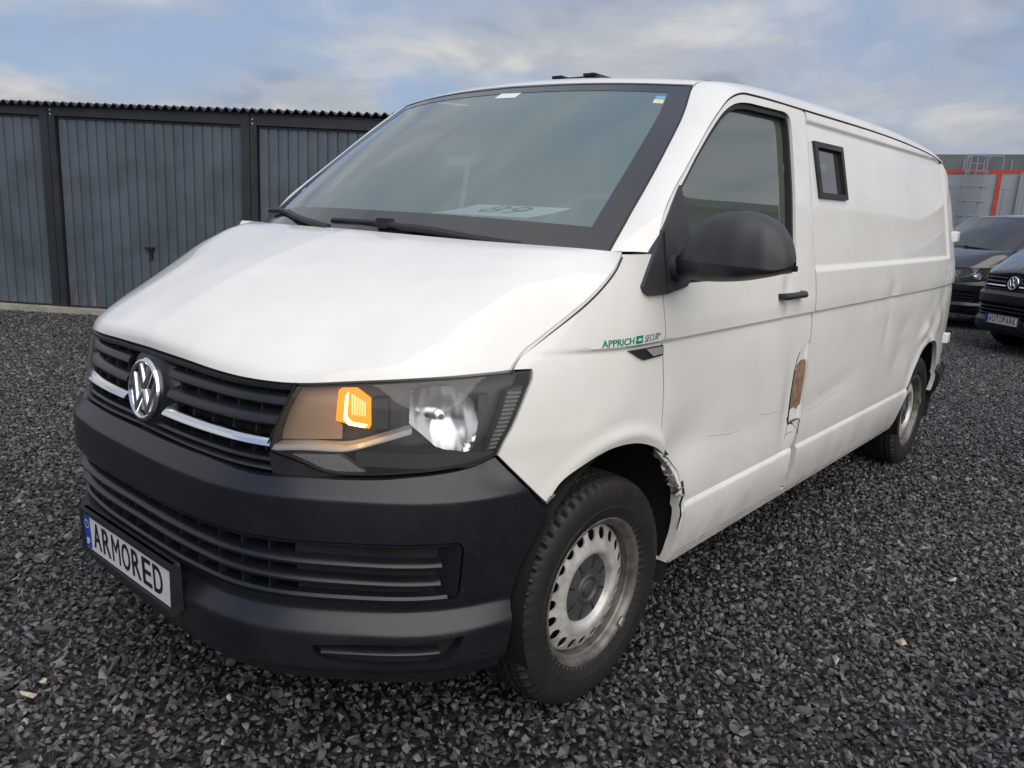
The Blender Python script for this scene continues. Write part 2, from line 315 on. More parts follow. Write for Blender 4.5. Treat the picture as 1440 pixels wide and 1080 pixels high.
def panel(name,loops,dfun,m,parent,su=.03,sw=.03,us=None,ws=None,fl=.018,gap=.002,mirror=False,shift=0.,step=.014,lift=None,sharp=40):
    A=np.vstack([np.asarray(l,float) for l in loops[:1]]); lo=A.min(0);hi=A.max(0)
    us=np.arange(lo[0],hi[0],su) if us is None else us; ws=np.arange(lo[1],hi[1],sw) if ws is None else ws
    vo,F,L=tri(loops,us,ws,step,gap)
    lf=lift or (lambda u,w,e: P(u,w,dfun(u,w)+shift+e))
    V=lf(vo[:,0],vo[:,1],0.0); faces=[tuple(f) for f in F]; V=[tuple(x) for x in V]
    if fl:
        for k,p in enumerate(L):
            a=lf(p[:,0],p[:,1],0.0);b=lf(p[:,0],p[:,1],fl); n=len(p);o=len(V); V+= [tuple(x) for x in a]+[tuple(x) for x in b]
            for i in range(n):
                j=(i+1)%n; q=(o+i,o+n+i,o+n+j,o+j); faces.append(q if k==0 else q[::-1])
    if mirror: V=[(-x,y,z) for x,y,z in V]; faces=[f[::-1] for f in faces]
    # weld
    me_o=mk(name,V,faces,m,parent,True,sharp); return me_o
def bar(name,u0,u1,wf,prof,dfun,m,parent,n=40,shift=0.,mirror=False,sharp=32):
    us=np.linspace(u0,u1,n); wv=np.array([wf(u) for u in us]); k=len(prof); G=np.zeros((n,k,3))
    for j,(dd,dw) in enumerate(prof): G[:,j]=P(us,wv+dw,dfun(us,wv)+dd+shift)
    if mirror: G[...,0]*=-1
    b=MB(); b.grid(G,False,True); b.f.append(tuple(range(k))); b.f.append(tuple((n-1)*k+j for j in range(k))[::-1])
    if not mirror: b.f=[f[::-1] for f in b.f]
    return b.build(name,m,parent,True,sharp)
lin=lambda a,wa,b,wb:(lambda u: wa+(wb-wa)*(abs(u)-a)/(b-a))
def surfmesh(G,name,m,parent,flip=False,thick=0,sharp=40):
    b=MB(); b.grid(G); 
    if flip: b.f=[f[::-1] for f in b.f]
    return b.build(name,m,parent,True,sharp)
_txt={}
def textmesh(body,size=1.0,shear=0,offset=0.0):
    cu=bpy.data.curves.new('t','FONT'); cu.body=body; cu.size=size; cu.shear=shear; cu.offset=offset; cu.align_x='LEFT'; cu.resolution_u=4
    o=bpy.data.objects.new('t',cu); COL.objects.link(o); dg=bpy.context.evaluated_depsgraph_get(); me=bpy.data.meshes.new_from_object(o.evaluated_get(dg))
    v=np.array([tuple(x.co) for x in me.vertices]); f=[tuple(p.vertices) for p in me.polygons]
    bpy.data.objects.remove(o); bpy.data.curves.remove(cu); bpy.data.meshes.remove(me)
    v=v[:,:2]; v=v-v.min(0); return v,f
def letter_part(body,fn,w,h,m,parent,name='lettering',shear=0,offset=0.0,thick=.0015):
    v,f=textmesh(body,1.0,shear,offset); s=v.max(0); q=v/s*np.array([w,h]); n=len(q)
    V=[fn(x,y,thick) for x,y in q]+[fn(x,y,0) for x,y in q]
    F=list(f); ed={}
    for p in f:
        for i in range(len(p)):
            a,b=p[i],p[(i+1)%len(p)]; ed[(a,b)]=1
    F+= [(a,a+n,b+n,b) for (a,b) in ed if (b,a) not in ed]
    return mk(name,V,F,m,parent,False)
# ================================================================== THE WHITE VAN
van=empty('van',(0,0,0),label='white armoured panel van with dark grey bumper, dented side and yellow indicator lit',cat='van')
PA=M['paint']
ARCH=[(1.262,.674),(uy(.672),.726),(uy(.758),.764),(uy(.843),.785),(uy(.929),.785),(uy(1.006),.770),(uy(1.09),.737),(uy(1.143),.697),(uy(1.214),.631),(uy(1.250),.555),(uy(1.266),.468),(uy(1.275),.39),(uy(1.278),.315)]
ARC=catmull(ARCH,8)
SEAM=[(1.151,1.020),(1.199,1.063),(1.239,1.086),(1.402,1.190),(1.488,1.264),(1.515,1.300)]
SEAMC=catmull(SEAM,8)
LAMP_OUT=catmull([(1.213,1.020),(1.211,.999),(1.193,.966),(1.169,.923),(1.147,.884),(1.123,.851),(1.107,.820)],5)
LAMP_TOP=catmull([(.592,.978),(.745,.991),(.899,1.004),(1.015,1.010),(1.137,1.016),(1.213,1.020)],6)
LAMP_BOT=catmull([(1.107,.820),(1.040,.804),(.956,.795),(.877,.788),(.801,.782),(.704,.778),(.665,.783),(.603,.805),(.526,.823)],4)
LAMP_IN=catmull([(.526,.823),(.534,.863),(.551,.912),(.571,.947),(.592,.978)],4)
k=int(np.argmin(abs(ARC[:,0]-1.757)))
DOORF=catmull([(1.757,.715),(1.742,.765),(1.731,.801),(1.722,.903),(1.710,.986),(1.703,1.051),(1.692,1.14),(1.687,1.191),(1.680,1.30)],5)
fine_w=np.r_[np.arange(.3,.49,.03),.495,.50,.506,.510,.515,.520,.525,.535,.55,np.arange(.58,1.02,.028),1.035,1.045,1.050,1.054,1.058,1.062,1.07,np.arange(1.09,1.19,.025),1.20,1.205,1.212,1.219,1.226,1.233,1.24,np.arange(1.26,1.74,.03),1.745,1.752,1.758,1.762,1.766,1.770,1.774,1.78,1.79,1.8]
fender_loop=np.vstack([LAMP_OUT,ARC[:k+1],DOORF,[(1.515,1.300)],SEAMC[::-1][1:]])
fender_far=np.vstack([LAMP_OUT,ARC[:k+1],DOORF[:-2],[(1.682,1.272),(1.56,1.284),(1.512,1.294)],SEAMC[::-1][2:]])
for mir in (False,True):
    o=panel('front_fender',[fender_far if mir else fender_loop],d_front if mir else d_frontd,PA,van,us=np.arange(1.1,1.76,.012),ws=np.sort(np.r_[fine_w,np.arange(.66,.88,.009)]),mirror=mir,gap=.003)
# front bumper
BT=[(1.105,.817),(1.040,.800),(.956,.790),(.877,.784),(.801,.778),(.704,.775),(.645,.775),(.539,.771),(.478,.771),(.361,.778),(.213,.779),(0,.780)]
BE=[(1.130,.262),(1.136,.286),(1.149,.407),(1.163,.499),(1.199,.587),(1.248,.662)]
BB=[(0,.262),(.45,.260),(.747,.258),(.864,.253),(1.011,.248),(1.130,.262)]
half=np.vstack([catmull(BB,6),catmull(BE,6)[1:],catmull(BT,6)])
loop=np.vstack([half,half[::-1][1:-1]*np.array([-1,1])])
def rrect(u0,u1,w0,w1,r,n=4):
    o=[]
    for cx,cy,a in ((u1-r,w1-r,0),(u0+r,w1-r,90),(u0+r,w0+r,180),(u1-r,w0+r,270)):
        o+= [(cx+r*math.cos(R(a+90*i/n)),cy+r*math.sin(R(a+90*i/n))) for i in range(n+1)]
    return np.array(o)
LG=rrect(-1.003,1.003,.478,.632,.022); 
FOG=np.array([(.655,.372),(.66,.345),(.715,.322),(.80,.318),(.93,.318),(.975,.333),(1.000,.362),(1.012,.390),(.9,.386),(.78,.380)])
bw=np.r_[np.arange(.25,.29,.01),.297,.303,.309,.316,.33,.35,.37,.385,.395,.400,.405,.41,.42,.43,.44,.447,.453,.46,.47,.49,np.arange(.51,.72,.025),.725,.731,.735,.739,.745,.755,.765,.775,.785]
bumper=panel('bumper',[loop,LG,FOG,FOG*np.array([-1,1])],d_bump,M['bumper'],van,su=.025,ws=bw,fl=.03)
LGC=lambda u:.578-.010*(abs(u)/.94)**2
panel('vent_backing',[rrect(-1.0,1.0,.48,.63,.02)],d_bump,M['dark'],bumper,su=.05,sw=.05,shift=.085,fl=0,gap=0)
slatp=[(.004,-.010),(-.002,-.006),(-.003,.000),(.002,.006),(.014,.012),(.045,.016),(.045,.006),(.016,-.006)]
for w0,w1 in ((.584,.571),(.538,.522)):
    bar('slat',-.955,.955,lin(0,w0,.95,w1),slatp,d_bump,M['bumper'],bumper,n=90,shift=.006)
bar('slat',-.975,.975,lin(0,.487,.95,.483),[(.0,-.006),(-.002,0),(.004,.006),(.05,.008),(.05,-.004)],d_bump,M['bumper'],bumper,n=90,shift=.004)
bar('slat',-.975,.975,lin(0,.628,.95,.627),[(.0,-.004),(-.002,0),(.004,.004),(.05,.004),(.05,-.008)],d_bump,M['bumper'],bumper,n=90,shift=.004)
panel('vent_blank',[[(.60,.490),(.95,.486),(.95,.624),(.60,.624)]],d_bump,M['plastic'],bumper,su=.03,sw=.04,shift=.034,fl=.02,gap=0); panel('vent_blank',[[(-.60,.490),(-.95,.486),(-.95,.624),(-.60,.624)]],d_bump,M['plastic'],bumper,su=.03,sw=.04,shift=.034,fl=.02,gap=0)
for i in range(-7,7):
    u=i*.082+.041; b=MB()
    for w0,w1 in ((.488,.622),):
        G=[[P(u+du,w,.03+dd) for w in (w0,w1)] for du,dd in ((-.002,0),(.002,0),(.002,.045),(-.002,.045))]
        b.grid(np.array(G),True,False)
    b.build('vent_rib',M['plastic'],bumper,False)
for s in (1,-1):
    lp=rrect(.948,1.0,.482,.629,.016); 
    if s<0: lp=lp*np.array([-1,1])
    panel('vent_border',[lp],lambda u,w:d_bump(u,w)+.034*np.clip((1.002-np.abs(u))/.05,0,1),M['bumper'],bumper,su=.01,sw=.03,fl=.03,gap=0)
    f2=inset(densify(FOG,.02) if area2(FOG)>0 else densify(FOG,.02)[::-1],-.004)*np.array([s,1])
    panel('fog_cover',[f2],d_bump,M['plastic'],bumper,su=.03,sw=.012,shift=.032,fl=0,gap=0)
    bar('fog_slat',s*.672,s*.955,lin(.67,.352,.95,.350),[(.0,-.007),(-.002,.0),(0.004,.006),(.02,.010),(.02,-.004)],d_bump,M['bumper'],bumper,n=20,shift=.006)
# radiator grille
gtop=[(0,.986),(.2,.984),(.316,.979),(.45,.977),(.590,.978)]
ghalf=np.vstack([catmull([(0,.784),(.213,.783),(.361,.783),(.478,.776),(.539,.776)],5),catmull([(.522,.823),(.530,.863),(.547,.912),(.567,.947),(.588,.978)],4),catmull(gtop[::-1],5)])
gloop=np.vstack([ghalf,ghalf[::-1][1:-1]*np.array([-1,1])])
grille=panel('grille',[gloop],d_front,M['dark'],van,su=.04,sw=.03,shift=.06,fl=0,gap=0)
GS=[(.004,-.013),(-.002,-.008),(.000,.001),(.008,.010),(.036,.020),(.040,.012),(.012,-.004)]
for s in (1,-1):
    for (w0,w1,ue) in ((.944,.940,.572),(.893,.894,.548)):
        bar('slat',s*.115,s*ue,lin(.11,w0,.57,w1),GS,d_front,M['bumper'],grille,n=30,shift=.006,mirror=False)
    bar('chrome_strip',s*.108,s*.530,lin(.11,.847,.53,.844),[(.008,-.0125),(.0,-.011),(-.003,-.008),(-.002,-.004),(.016,.012),(.022,.0125),(.026,.0115),(.026,-.0115)],d_front,M['chrome'],grille,n=30,sharp=50)
    bar('slat',s*.06,s*.535,lin(.06,.803,.54,.799),[(.004,-.006),(-.001,0),(.004,.006),(.036,.012),(.036,.002)],d_front,M['bumper'],grille,n=30,shift=.004)
    bar('slat',s*.0,s*.535,lin(.0,.789,.54,.780),[(.004,-.004),(-.001,0),(.004,.004),(.036,.006),(.036,-.008)],d_front,M['plastic'],grille,n=30,shift=-.003)
    for j,(wa,wb,uo) in enumerate(((.955,.972,.0),(.905,.935,-.014),(.858,.885,-.028),(.808,.838,-.036))):
        for i in range(5):
            u=s*(.165+uo+.083*i)
            if abs(u)>.535 or abs(u)<.11: continue
            b=MB(); G=[[P(u+du,w,float(d_front(abs(u),w))+dd) for w in (wa,wb)] for du,dd in ((-.002,.022),(.002,.022),(.002,.06),(-.002,.06))]; b.grid(np.array(G),True,False); b.build('grille_fin',M['plastic'],grille,False)
    bar('grille_edge',s*.518,s*.590,lambda u:.823+(abs(u)-.518)/.072*.155,[(.0,-.001),(-.002,.008),(.03,.010),(.04,0)],d_front,M['plastic'],grille,n=14,shift=.0)
bar('grille_frame',-.588,.588,lambda u:np.interp(abs(u),[0,.2,.316,.45,.59],[.978,.976,.971,.969,.970]),[(.006,-.007),(-.001,-.002),(.0,.006),(.012,.013),(.04,.013),(.04,-.006)],d_front,M['bumper'],grille,n=60,shift=.002)
# emblem
def ef(cx,cz,tilt): 
    return lambda x,y,h:(x, .055+.165*(y)*1.0*tilt-h, cz+y)
EB=ef(0,.884,.75)
mb=MB(); n=48   # mount behind the emblem
G=[[EB(r*math.cos(2*math.pi*i/n),r*math.sin(2*math.pi*i/n),h) for i in range(n)] for r,h in ((.125,-.03),(.112,-.012),(.098,-.004),(.0001,-.003))]
mb.grid(np.array(G),False,True); mb.build('emblem_mount',M['bumper'],grille)
mb=MB(); prof=[(.0815,-.004),(.083,.004),(.0795,.010),(.074,.0115),(.069,.008),(.068,-.002)]
G=[[EB(r*math.cos(2*math.pi*i/n),r*math.sin(2*math.pi*i/n),h) for r,h in prof] for i in range(n)]; mb.grid(np.array(G),True,True); emb=mb.build('emblem',M['chrome'],grille)
def stroke(pts,w):
    pts=[np.array(p,float) for p in pts]; L=[];Rr=[]
    for i,p in enumerate(pts):
        a=pts[max(i-1,0)];b=pts[min(i+1,len(pts)-1)]
        if 0<i<len(pts)-1:
            d1=(p-a)/np.linalg.norm(p-a);d2=(b-p)/np.linalg.norm(b-p); n1=np.array([-d1[1],d1[0]]);n2=np.array([-d2[1],d2[0]]); nn_=(n1+n2); nn_/=np.linalg.norm(nn_); q=nn_*w/2/max(.45,nn_@n1)
        else:
            d=(b-a)/np.linalg.norm(b-a); q=np.array([-d[1],d[0]])*w/2
        L.append(p+q);Rr.append(p-q)
    return L,Rr
for pts in ([(-.033,.066),(-.003,.007),(.003,.007),(.033,.066)],[(-.063,.034),(-.031,-.054),(-.003,-.004),(.003,-.004),(.031,-.054),(.063,.034)]):
    L,Rr=stroke(pts,.0175); b=MB(); m_=len(L)
    G=np.array([[EB(*L[i],-.003),EB(*L[i],.006),EB(*(.85*L[i]+.15*Rr[i]),.0085),EB(*(.15*L[i]+.85*Rr[i]),.0085),EB(*Rr[i],.006),EB(*Rr[i],-.003)] for i in range(m_)]); b.grid(G); b.build('emblem_letter',M['chrome'],emb,True,50)
# headlights
lamp_loop=np.vstack([LAMP_TOP,LAMP_OUT[1:],LAMP_BOT[1:],LAMP_IN[1:-1]])
for mir in (False,True):
    s=-1 if mir else 1
    H=empty('headlight',(0,0,0),van)
    lamp_in=inset(densify(lamp_loop,.014)[::-1] if area2(lamp_loop)<0 else densify(lamp_loop,.014),.004)
    panel('lamp_surround',[lamp_loop,inset(lamp_in,.003)],d_front,M['seal'],H,su=.02,sw=.02,shift=.004,fl=.05,gap=.001,mirror=mir)
    back=lambda u,w: d_front(u,w)+.055+.02*np.sin((u-.55)*5)
    panel('lamp_housing',[lamp_in],back,M['lamp_dark'],H,su=.03,sw=.03,fl=0,gap=0,mirror=mir)
    # inner bezel: dark floor below the bright strip and the roof of the lamp
    bar('lamp_bezel',.74,1.10,lin(.74,.835,1.1,.83),[(.012,-.035),(.012,.0),(.06,.006),(.06,-.035)],d_front,M['lamp_dark'],H,n=24,mirror=mir)
    bar('lamp_bezel',.60,1.14,lambda u:.986+.035*(u-.6)/.54,[(.012,-.006),(.012,.004),(.06,.004),(.06,-.010)],d_front,M['lamp_dark'],H,n=24,mirror=mir)
    st=catmull([(.530,.831),(.616,.839),(.712,.841),(.742,.847),(.80,.866),(.875,.888)],6)
    us=st[:,0];wv=st[:,1]; G=np.stack([P(us,wv-.008,d_front(us,wv)+.014),P(us,wv-.007,d_front(us,wv)+.006),P(us,wv-.003,d_front(us,wv)+.005),P(us,wv+.005,d_front(us,wv)+.012),P(us,wv+.006,d_front(us,wv)+.05)],1); G[...,0]*=s
    surfmesh(G,'trim_strip',M['bright'],H,flip=not mir)
    panel('daytime_light',[[(.577,.817),(.699,.824),(.763,.786),(.699,.784),(.66,.789)]],d_front,M['ribbed'],H,su=.02,sw=.01,shift=.016,fl=.02,gap=0,mirror=mir)
    for i in range(9): bar('lens_rib',.60+.016*i,.604+.016*i,lin(.6,.806-.002*i,.9,.806-.002*i),[(.013,-.012),(.013,.012),(.018,.012),(.018,-.012)],d_front,M['ribbed'],H,n=2,mirror=mir) if not mir else None
    panel('lamp_filler',[[(.523,.820),(.603,.802),(.665,.781),(.704,.776),(.62,.772),(.535,.770)]],d_front,M['plastic'],H,su=.03,sw=.01,shift=.004,fl=.04,gap=0,mirror=mir)
    ind=panel('indicator',[[(.690,.968),(.730,.970),(.764,.948),(.767,.884),(.735,.888),(.686,.899)]],d_front,M['orange'],H,su=.02,sw=.02,shift=.030,fl=.03,gap=0,mirror=mir)
    st=np.array([(.712,.962),(.710,.908),(.722,.895),(.760,.890)]); G=np.stack([P(st[:,0]-.004,st[:,1]-.004,d_front(st[:,0],st[:,1])+.027),P(st[:,0]+.004,st[:,1]+.004,d_front(st[:,0],st[:,1])+.027)],1); G[...,0]*=s
    surfmesh(G,'light_guide',M['orangehot'],ind)
    for i_ in range(6): bar('indicator_rib',.724+i_*.006,.7275+i_*.006,lin(.7,.940,.9,.925),[(.026,-.024),(.026,.024-.003*i_),(.030,.024-.003*i_),(.030,-.024)],d_front,M['orangerib'],ind,n=2,mirror=mir)
    bar('lamp_divider',.772,.812,lin(.77,.925,.82,.93),[(.03,-.045),(.03,.028),(.06,.028),(.06,-.05)],d_front,M['lamp_dark'],H,n=4,mirror=mir)
    panel('lamp_cell',[[(.529,.842),(.70,.853),(.70,.885),(.684,.90),(.690,.985),(.597,.977),(.572,.946),(.551,.908),(.536,.866)]],d_front,M['amberlit'],H,su=.02,sw=.02,shift=.045,fl=.0,gap=0,mirror=mir)
    # bowl reflector, faceted
    cu,cw=.958,.915; ring=[(.868,.978),(.93,.984),(1.000,.982),(1.050,.955),(1.062,.90),(1.046,.836),(1.000,.828),(.945,.842),(.886,.884),(.868,.90)]
    panel('reflector',[ring],lambda u,w:d_front(u,w)+.020+.045*np.clip(1-((u-cu)**2+(w-cw)**2)/.105**2,0,1)+.0004*np.sin((u-cu)*180),M['reflector'],H,su=.006,sw=.008,fl=.01,gap=0,mirror=mir,step=.01,sharp=30)
    c0=P(cu,cw,float(d_front(cu,cw))+.062); c0[0]*=s; c1=P(cu,cw,float(d_front(cu,cw))+.030); c1[0]*=s
    MB().tube([c0,c0+(c1-c0)*.6,c1],[.011,.011,.007],12).build('bulb',M['chrome'],H)
    b=bar('lamp_divider',1.064,1.094,lin(1.06,.945,1.1,.948),[(.02,-.018),(.02,.018),(.05,.018),(.05,-.018)],d_front,M['chrome'],H,n=4,mirror=mir)
    panel('side_marker',[[(1.150,.967),(1.196,.978),(1.165,.915),(1.115,.836),(1.075,.828),(1.12,.90)]],d_front,M['ribbed'],H,su=.012,sw=.012,shift=.018,fl=.02,gap=0,mirror=mir) if False else None
    panel('side_marker',[[(1.150,.972),(1.198,.982),(1.165,.915),(1.115,.838),(1.078,.830),(1.122,.90)]],d_front,M['lamp_dark'],H,su=.012,sw=.012,shift=.015,fl=.02,gap=0,mirror=mir)
    for i in range(14):
        w=.838+i*.0098; uc=np.interp(w,[.83,.9,.975],[1.098,1.140,1.172]); hw=np.interp(w,[.83,.86,.96,.98],[.012,.02,.022,.016])
        bar('marker_rib',uc-hw,uc+hw,lin(0,w,1,w),[(.012,-.002),(.012,.002),(.016,.003),(.016,-.003)],d_front,M['ribbed'],H,n=4,mirror=mir)
    panel('lens',[lamp_in],d_front,M['lens'],H,su=.025,sw=.025,shift=.002,fl=0,gap=0,mirror=mir)
# bonnet
def coons(F,Rr,Lc,Rc,ns,nt_):
    F=resamp(F,ns);Rr=resamp(Rr,ns);Lc=resamp(Lc,nt_);Rc=resamp(Rc,nt_); S=np.linspace(0,1,ns)[:,None,None];T=np.linspace(0,1,nt_)[None,:,None]
    return (1-T)*F[:,None]+T*Rr[:,None]+(1-S)*Lc[None]+S*Rc[None]-((1-S)*(1-T)*F[0]+S*(1-T)*F[-1]+(1-S)*T*Rr[0]+S*T*Rr[-1])
ft=np.array([(0,.995),(.2,.992),(.316,.987),(.45,.984),(.592,.985),(.745,.998),(.899,1.010),(1.015,1.016),(1.137,1.022),(1.152,1.024)])
fc=catmull(ft,8); HF=P(fc[:,0],fc[:,1],d_front(fc[:,0],fc[:,1]))
sc_=catmull(np.array(SEAM),8)+np.array([-.003,.003]); HS=P(sc_[:,0],sc_[:,1],d_front(sc_[:,0],sc_[:,1])); HS[0]=HF[-1]
HR=catmull([(0,.72,1.312),(.25,.735,1.309),(.5,.775,1.304),(.7,.83,1.301),(.84,.885,1.300),tuple(HS[-1])],8)
HC=catmull([tuple(HF[0]),(0,.072,1.022),(0,.105,1.055),(0,.20,1.115),(0,.34,1.185),(0,.50,1.248),(0,.63,1.291),(0,.72,1.312)],8)
nS,nT=60,60
HG=coons(HF,HR,HC,HS,nS,nT); S=np.linspace(0,1,nS)[:,None];T=np.linspace(0,1,nT)[None]
fs_=hann(np.interp(np.linspace(0,1,nS),[0,.2,.4,.6,.76,.86,.93,1],[0,.12,.32,.66,.96,1,.72,0]),5); fs_[-1]=0
gs_=hann(np.interp(np.linspace(0,1,nT),[0,.12,.3,.55,.75,.9,1],[0,.20,.55,1,.95,.60,.10]),9); gs_[0]=0
HG[...,2]+= .055*fs_[:,None]*gs_[None]
def flanged(G,e=.02):   # turn all four edges of a grid downwards/inwards
    G=np.asarray(G); return G
full=np.concatenate([HG[::-1][:-1]*np.array([-1,1,1]),HG],0)
hb=MB(); hb.grid(full)
def skirt(b,edge,off,flip=False):
    e=np.asarray(edge); G=np.stack([e,e+np.asarray(off)],1); n0=len(b.f); b.grid(G)
    if flip: b.f[n0:]=[f[::-1] for f in b.f[n0:]]
skirt(hb,full[:,0],(0,.02,-.008)); skirt(hb,full[:,-1],(0,.004,-.03),True); skirt(hb,full[0],(.012,.0,-.02)); skirt(hb,full[-1],(-.012,0,-.02),True)
hood=hb.build('hood',PA,van,True,40)
for s in (1,-1): MB().tube([tuple((p+np.array([.002,.0,-.012]))*np.array([s,1,1])) for p in HS],.0028,5).build('hood_seal',M['seal'],hood)
# windscreen
WB=catmull([(0,.70,1.272),(.3,.727,1.271),(.6,.81,1.268),(.838,.905,1.265)],12); WT=catmull([(0,1.452,1.842),(.3,1.474,1.839),(.5,1.510,1.834),(.692,1.566,1.825)],12)
WL=resamp(np.array([WB[0],WT[0]]),30); WR=catmull([(.838,.902,1.265),(.833,.940,1.30),(.819,1.051,1.40),(.798,1.181,1.509),(.771,1.313,1.617),(.741,1.436,1.717),(.692,1.566,1.825)],6)
WS=coons(WB,WT,WL,WR,41,41); S=np.linspace(0,1,41)[:,None];T=np.linspace(0,1,41)[None]; bul=.035*(1-S**2)*np.sin(np.pi*T); WS[...,1]-=bul*.6; WS[...,2]+=bul*.8
WF=np.concatenate([WS[::-1][:-1]*np.array([-1,1,1]),WS],0)
ws=surfmesh(WF,'windscreen',M['wsglass'],van)
def wsat(s,t,off=0.):   # bilinear point on the screen, off metres inside the glass
    i=(s+1)/2*80;j=t*40; i0=min(int(i),79);j0=min(int(j),39);a=i-i0;b=j-j0
    p=(WF[i0,j0]*(1-a)+WF[i0+1,j0]*a)*(1-b)+(WF[i0,j0+1]*(1-a)+WF[i0+1,j0+1]*a)*b; return p+np.array([0,.6,-.8])*off
def band(name,s0,s1,t0,t1,m,parent,off,n=24,k=6):
    return surfmesh(np.array([[wsat(s,t,off) for t in np.linspace(t0,t1,k)] for s in np.linspace(s0,s1,n)]),name,m,parent)
fr=MB()
for a in ((-1,1,0,.155),(-1,1,.945,1),(-1,-.905,.155,.945),(.905,1,.155,.945)):
    fr.grid(np.array([[wsat(s,t,-.0015) for t in np.linspace(a[2],a[3],12)] for s in np.linspace(a[0],a[1],60 if a[1]-a[0]>1 else 6)]))
fr.build('glass_border',M['frit'],ws)
# screen edge seal
e=[WF[0,j] for j in range(0,41,2)]+[WF[i,40] for i in range(2,81,2)]+[WF[80,j] for j in range(38,-1,-2)]
MB().tube(e,.0035,6).build('screen_seal',M['seal'],ws)
band('sticker',.0,.13,.90,.955,M['sticker'],ws,-.001,4,3); band('sticker',.855,.90,.865,.893,M['stickeryellow'],ws,-.001,4,3); band('sticker',.858,.901,.8935,.918,M['stickerblue'],ws,-.001,4,3); band('sticker',-.90,-.875,.275,.295,M['sticker'],ws,-.001,4,3)
# side frame: A-pillar running into the roof rail
FO=sh([(1.668,1.2995),(1.697,1.368),(1.720,1.409),(1.772,1.466),(1.864,1.540),(1.947,1.604),(2.034,1.672),(2.126,1.732),(2.202,1.772),(2.294,1.798),(2.405,1.805),(2.84,1.808),(3.8,1.808),(4.4,1.796),(5.0,1.771),(5.35,1.741),(5.6,1.686)])
FI=[(.832,.942,1.2985),(.824,1.010,1.362),(.818,1.055,1.403),(.808,1.118,1.456),(.793,1.205,1.528),(.775,1.294,1.601),(.752,1.392,1.681),(.727,1.480,1.753),(.704,1.540,1.803),(.697,1.60,1.842),(.700,1.72,1.862),(.705,2.2,1.890),(.705,3.2,1.910),(.70,3.8,1.910),(.69,4.35,1.885),(.665,4.62,1.850),(.62,4.78,1.800)]
fo=np.array(FO); O3=P(fo[:,0],fo[:,1],d_side0(fo[:,0],fo[:,1])); O3=catmull(O3,8);I3=catmull(FI,8)
mid=(O3+I3)/2; ctl=np.stack([O3[:,0]-.004,I3[:,1],I3[:,2]],1); kf=bl(np.arange(len(O3)),56,88)[:,None]*.8; ctl=kf*ctl+(1-kf)*(.5*O3+.5*I3+np.array([.010,-.004,.006]))
tt=np.linspace(0,1,13)[None,:,None]; rail=(1-tt)**2*O3[:,None]+2*tt*(1-tt)*ctl[:,None]+tt**2*I3[:,None]
for s in (1,-1):
    G=rail*np.array([s,1,1]); b=MB(); b.grid(G); 
    if s>0: b.f=[f[::-1] for f in b.f]
    skirt(b,G[:,0],(-.03*s,0,-.004),s<0); skirt(b,G[:,-1],(-.02*s,.01,-.03),s>0)
    b.build('roof_rail',PA,van,True,40)
# roof skin
ys=np.array([1.575,1.60,1.65,1.72,1.9,2.2,2.7,3.2,3.8,4.35,4.62,4.78]); i3=I3[I3[:,1]>1.5]; order=np.argsort(i3[:,1]); i3=i3[order]
rx=np.interp(ys,i3[:,1],i3[:,0])-.002; rz=np.interp(ys,i3[:,1],i3[:,2])+.001; rz[0]=1.832
bow=np.interp(ys,[1.57,2.4],[.116,0]); bow[-3:]=[-.04,-.08,-.10]; crown=np.interp(ys,[1.57,1.65,1.9,2.5],[.018,.026,.038,.045])
xs=np.linspace(-1,1,41); RG=np.array([[(x*rx[i],ys[i]-bow[i]*(1-x*x),rz[i]+crown[i]*(1-x*x)) for i in range(len(ys))] for x in xs])
b=MB(); b.grid(np.array([catmull(r,4) for r in RG])); skirt(b,RG[:,0],(0,.01,-.022)); roof=b.build('roof',PA,van,True,40)
# front doors
DTOP=catmull(sh([(1.680,1.300),(1.697,1.365),(1.720,1.405),(1.772,1.462),(1.864,1.536),(1.947,1.600),(2.034,1.668),(2.126,1.728),(2.202,1.768),(2.294,1.794),(2.405,1.800),(2.583,1.803),(2.835,1.803)]),4)
LOWF=[(1.757,.715),(1.80,.690),(uy(1.228),.640),(uy(1.268),.56),(uy(1.286),.468),(uy(1.292),.39),(uy(1.294),.338)]
REAR_OK=[(2.863,.338),(2.863,1.77),(2.858,1.795)]
REAR_DMG=[(2.818,.338),(2.818,.46),(2.812,.498),(2.840,.55),(2.852,.590),(2.80,.622),(2.757,.630),(2.744,.749),(2.738,.84),(2.748,.885),(2.766,.911),(2.81,.932),(2.863,.950),(2.863,1.77),(2.858,1.795)]
WIN=np.vstack([[(1.715,1.215),(2.655,1.215)],catmull(sh([(2.660,1.225),(2.668,1.268),(2.690,1.497),(2.701,1.683),(2.702,1.735),(2.693,1.762),(2.665,1.772),(2.60,1.773),(2.472,1.771),(2.322,1.767),(2.231,1.752),(2.157,1.725),(2.102,1.695),(2.012,1.632),(1.926,1.566),(1.851,1.504),(1.715,1.372)]),4)])
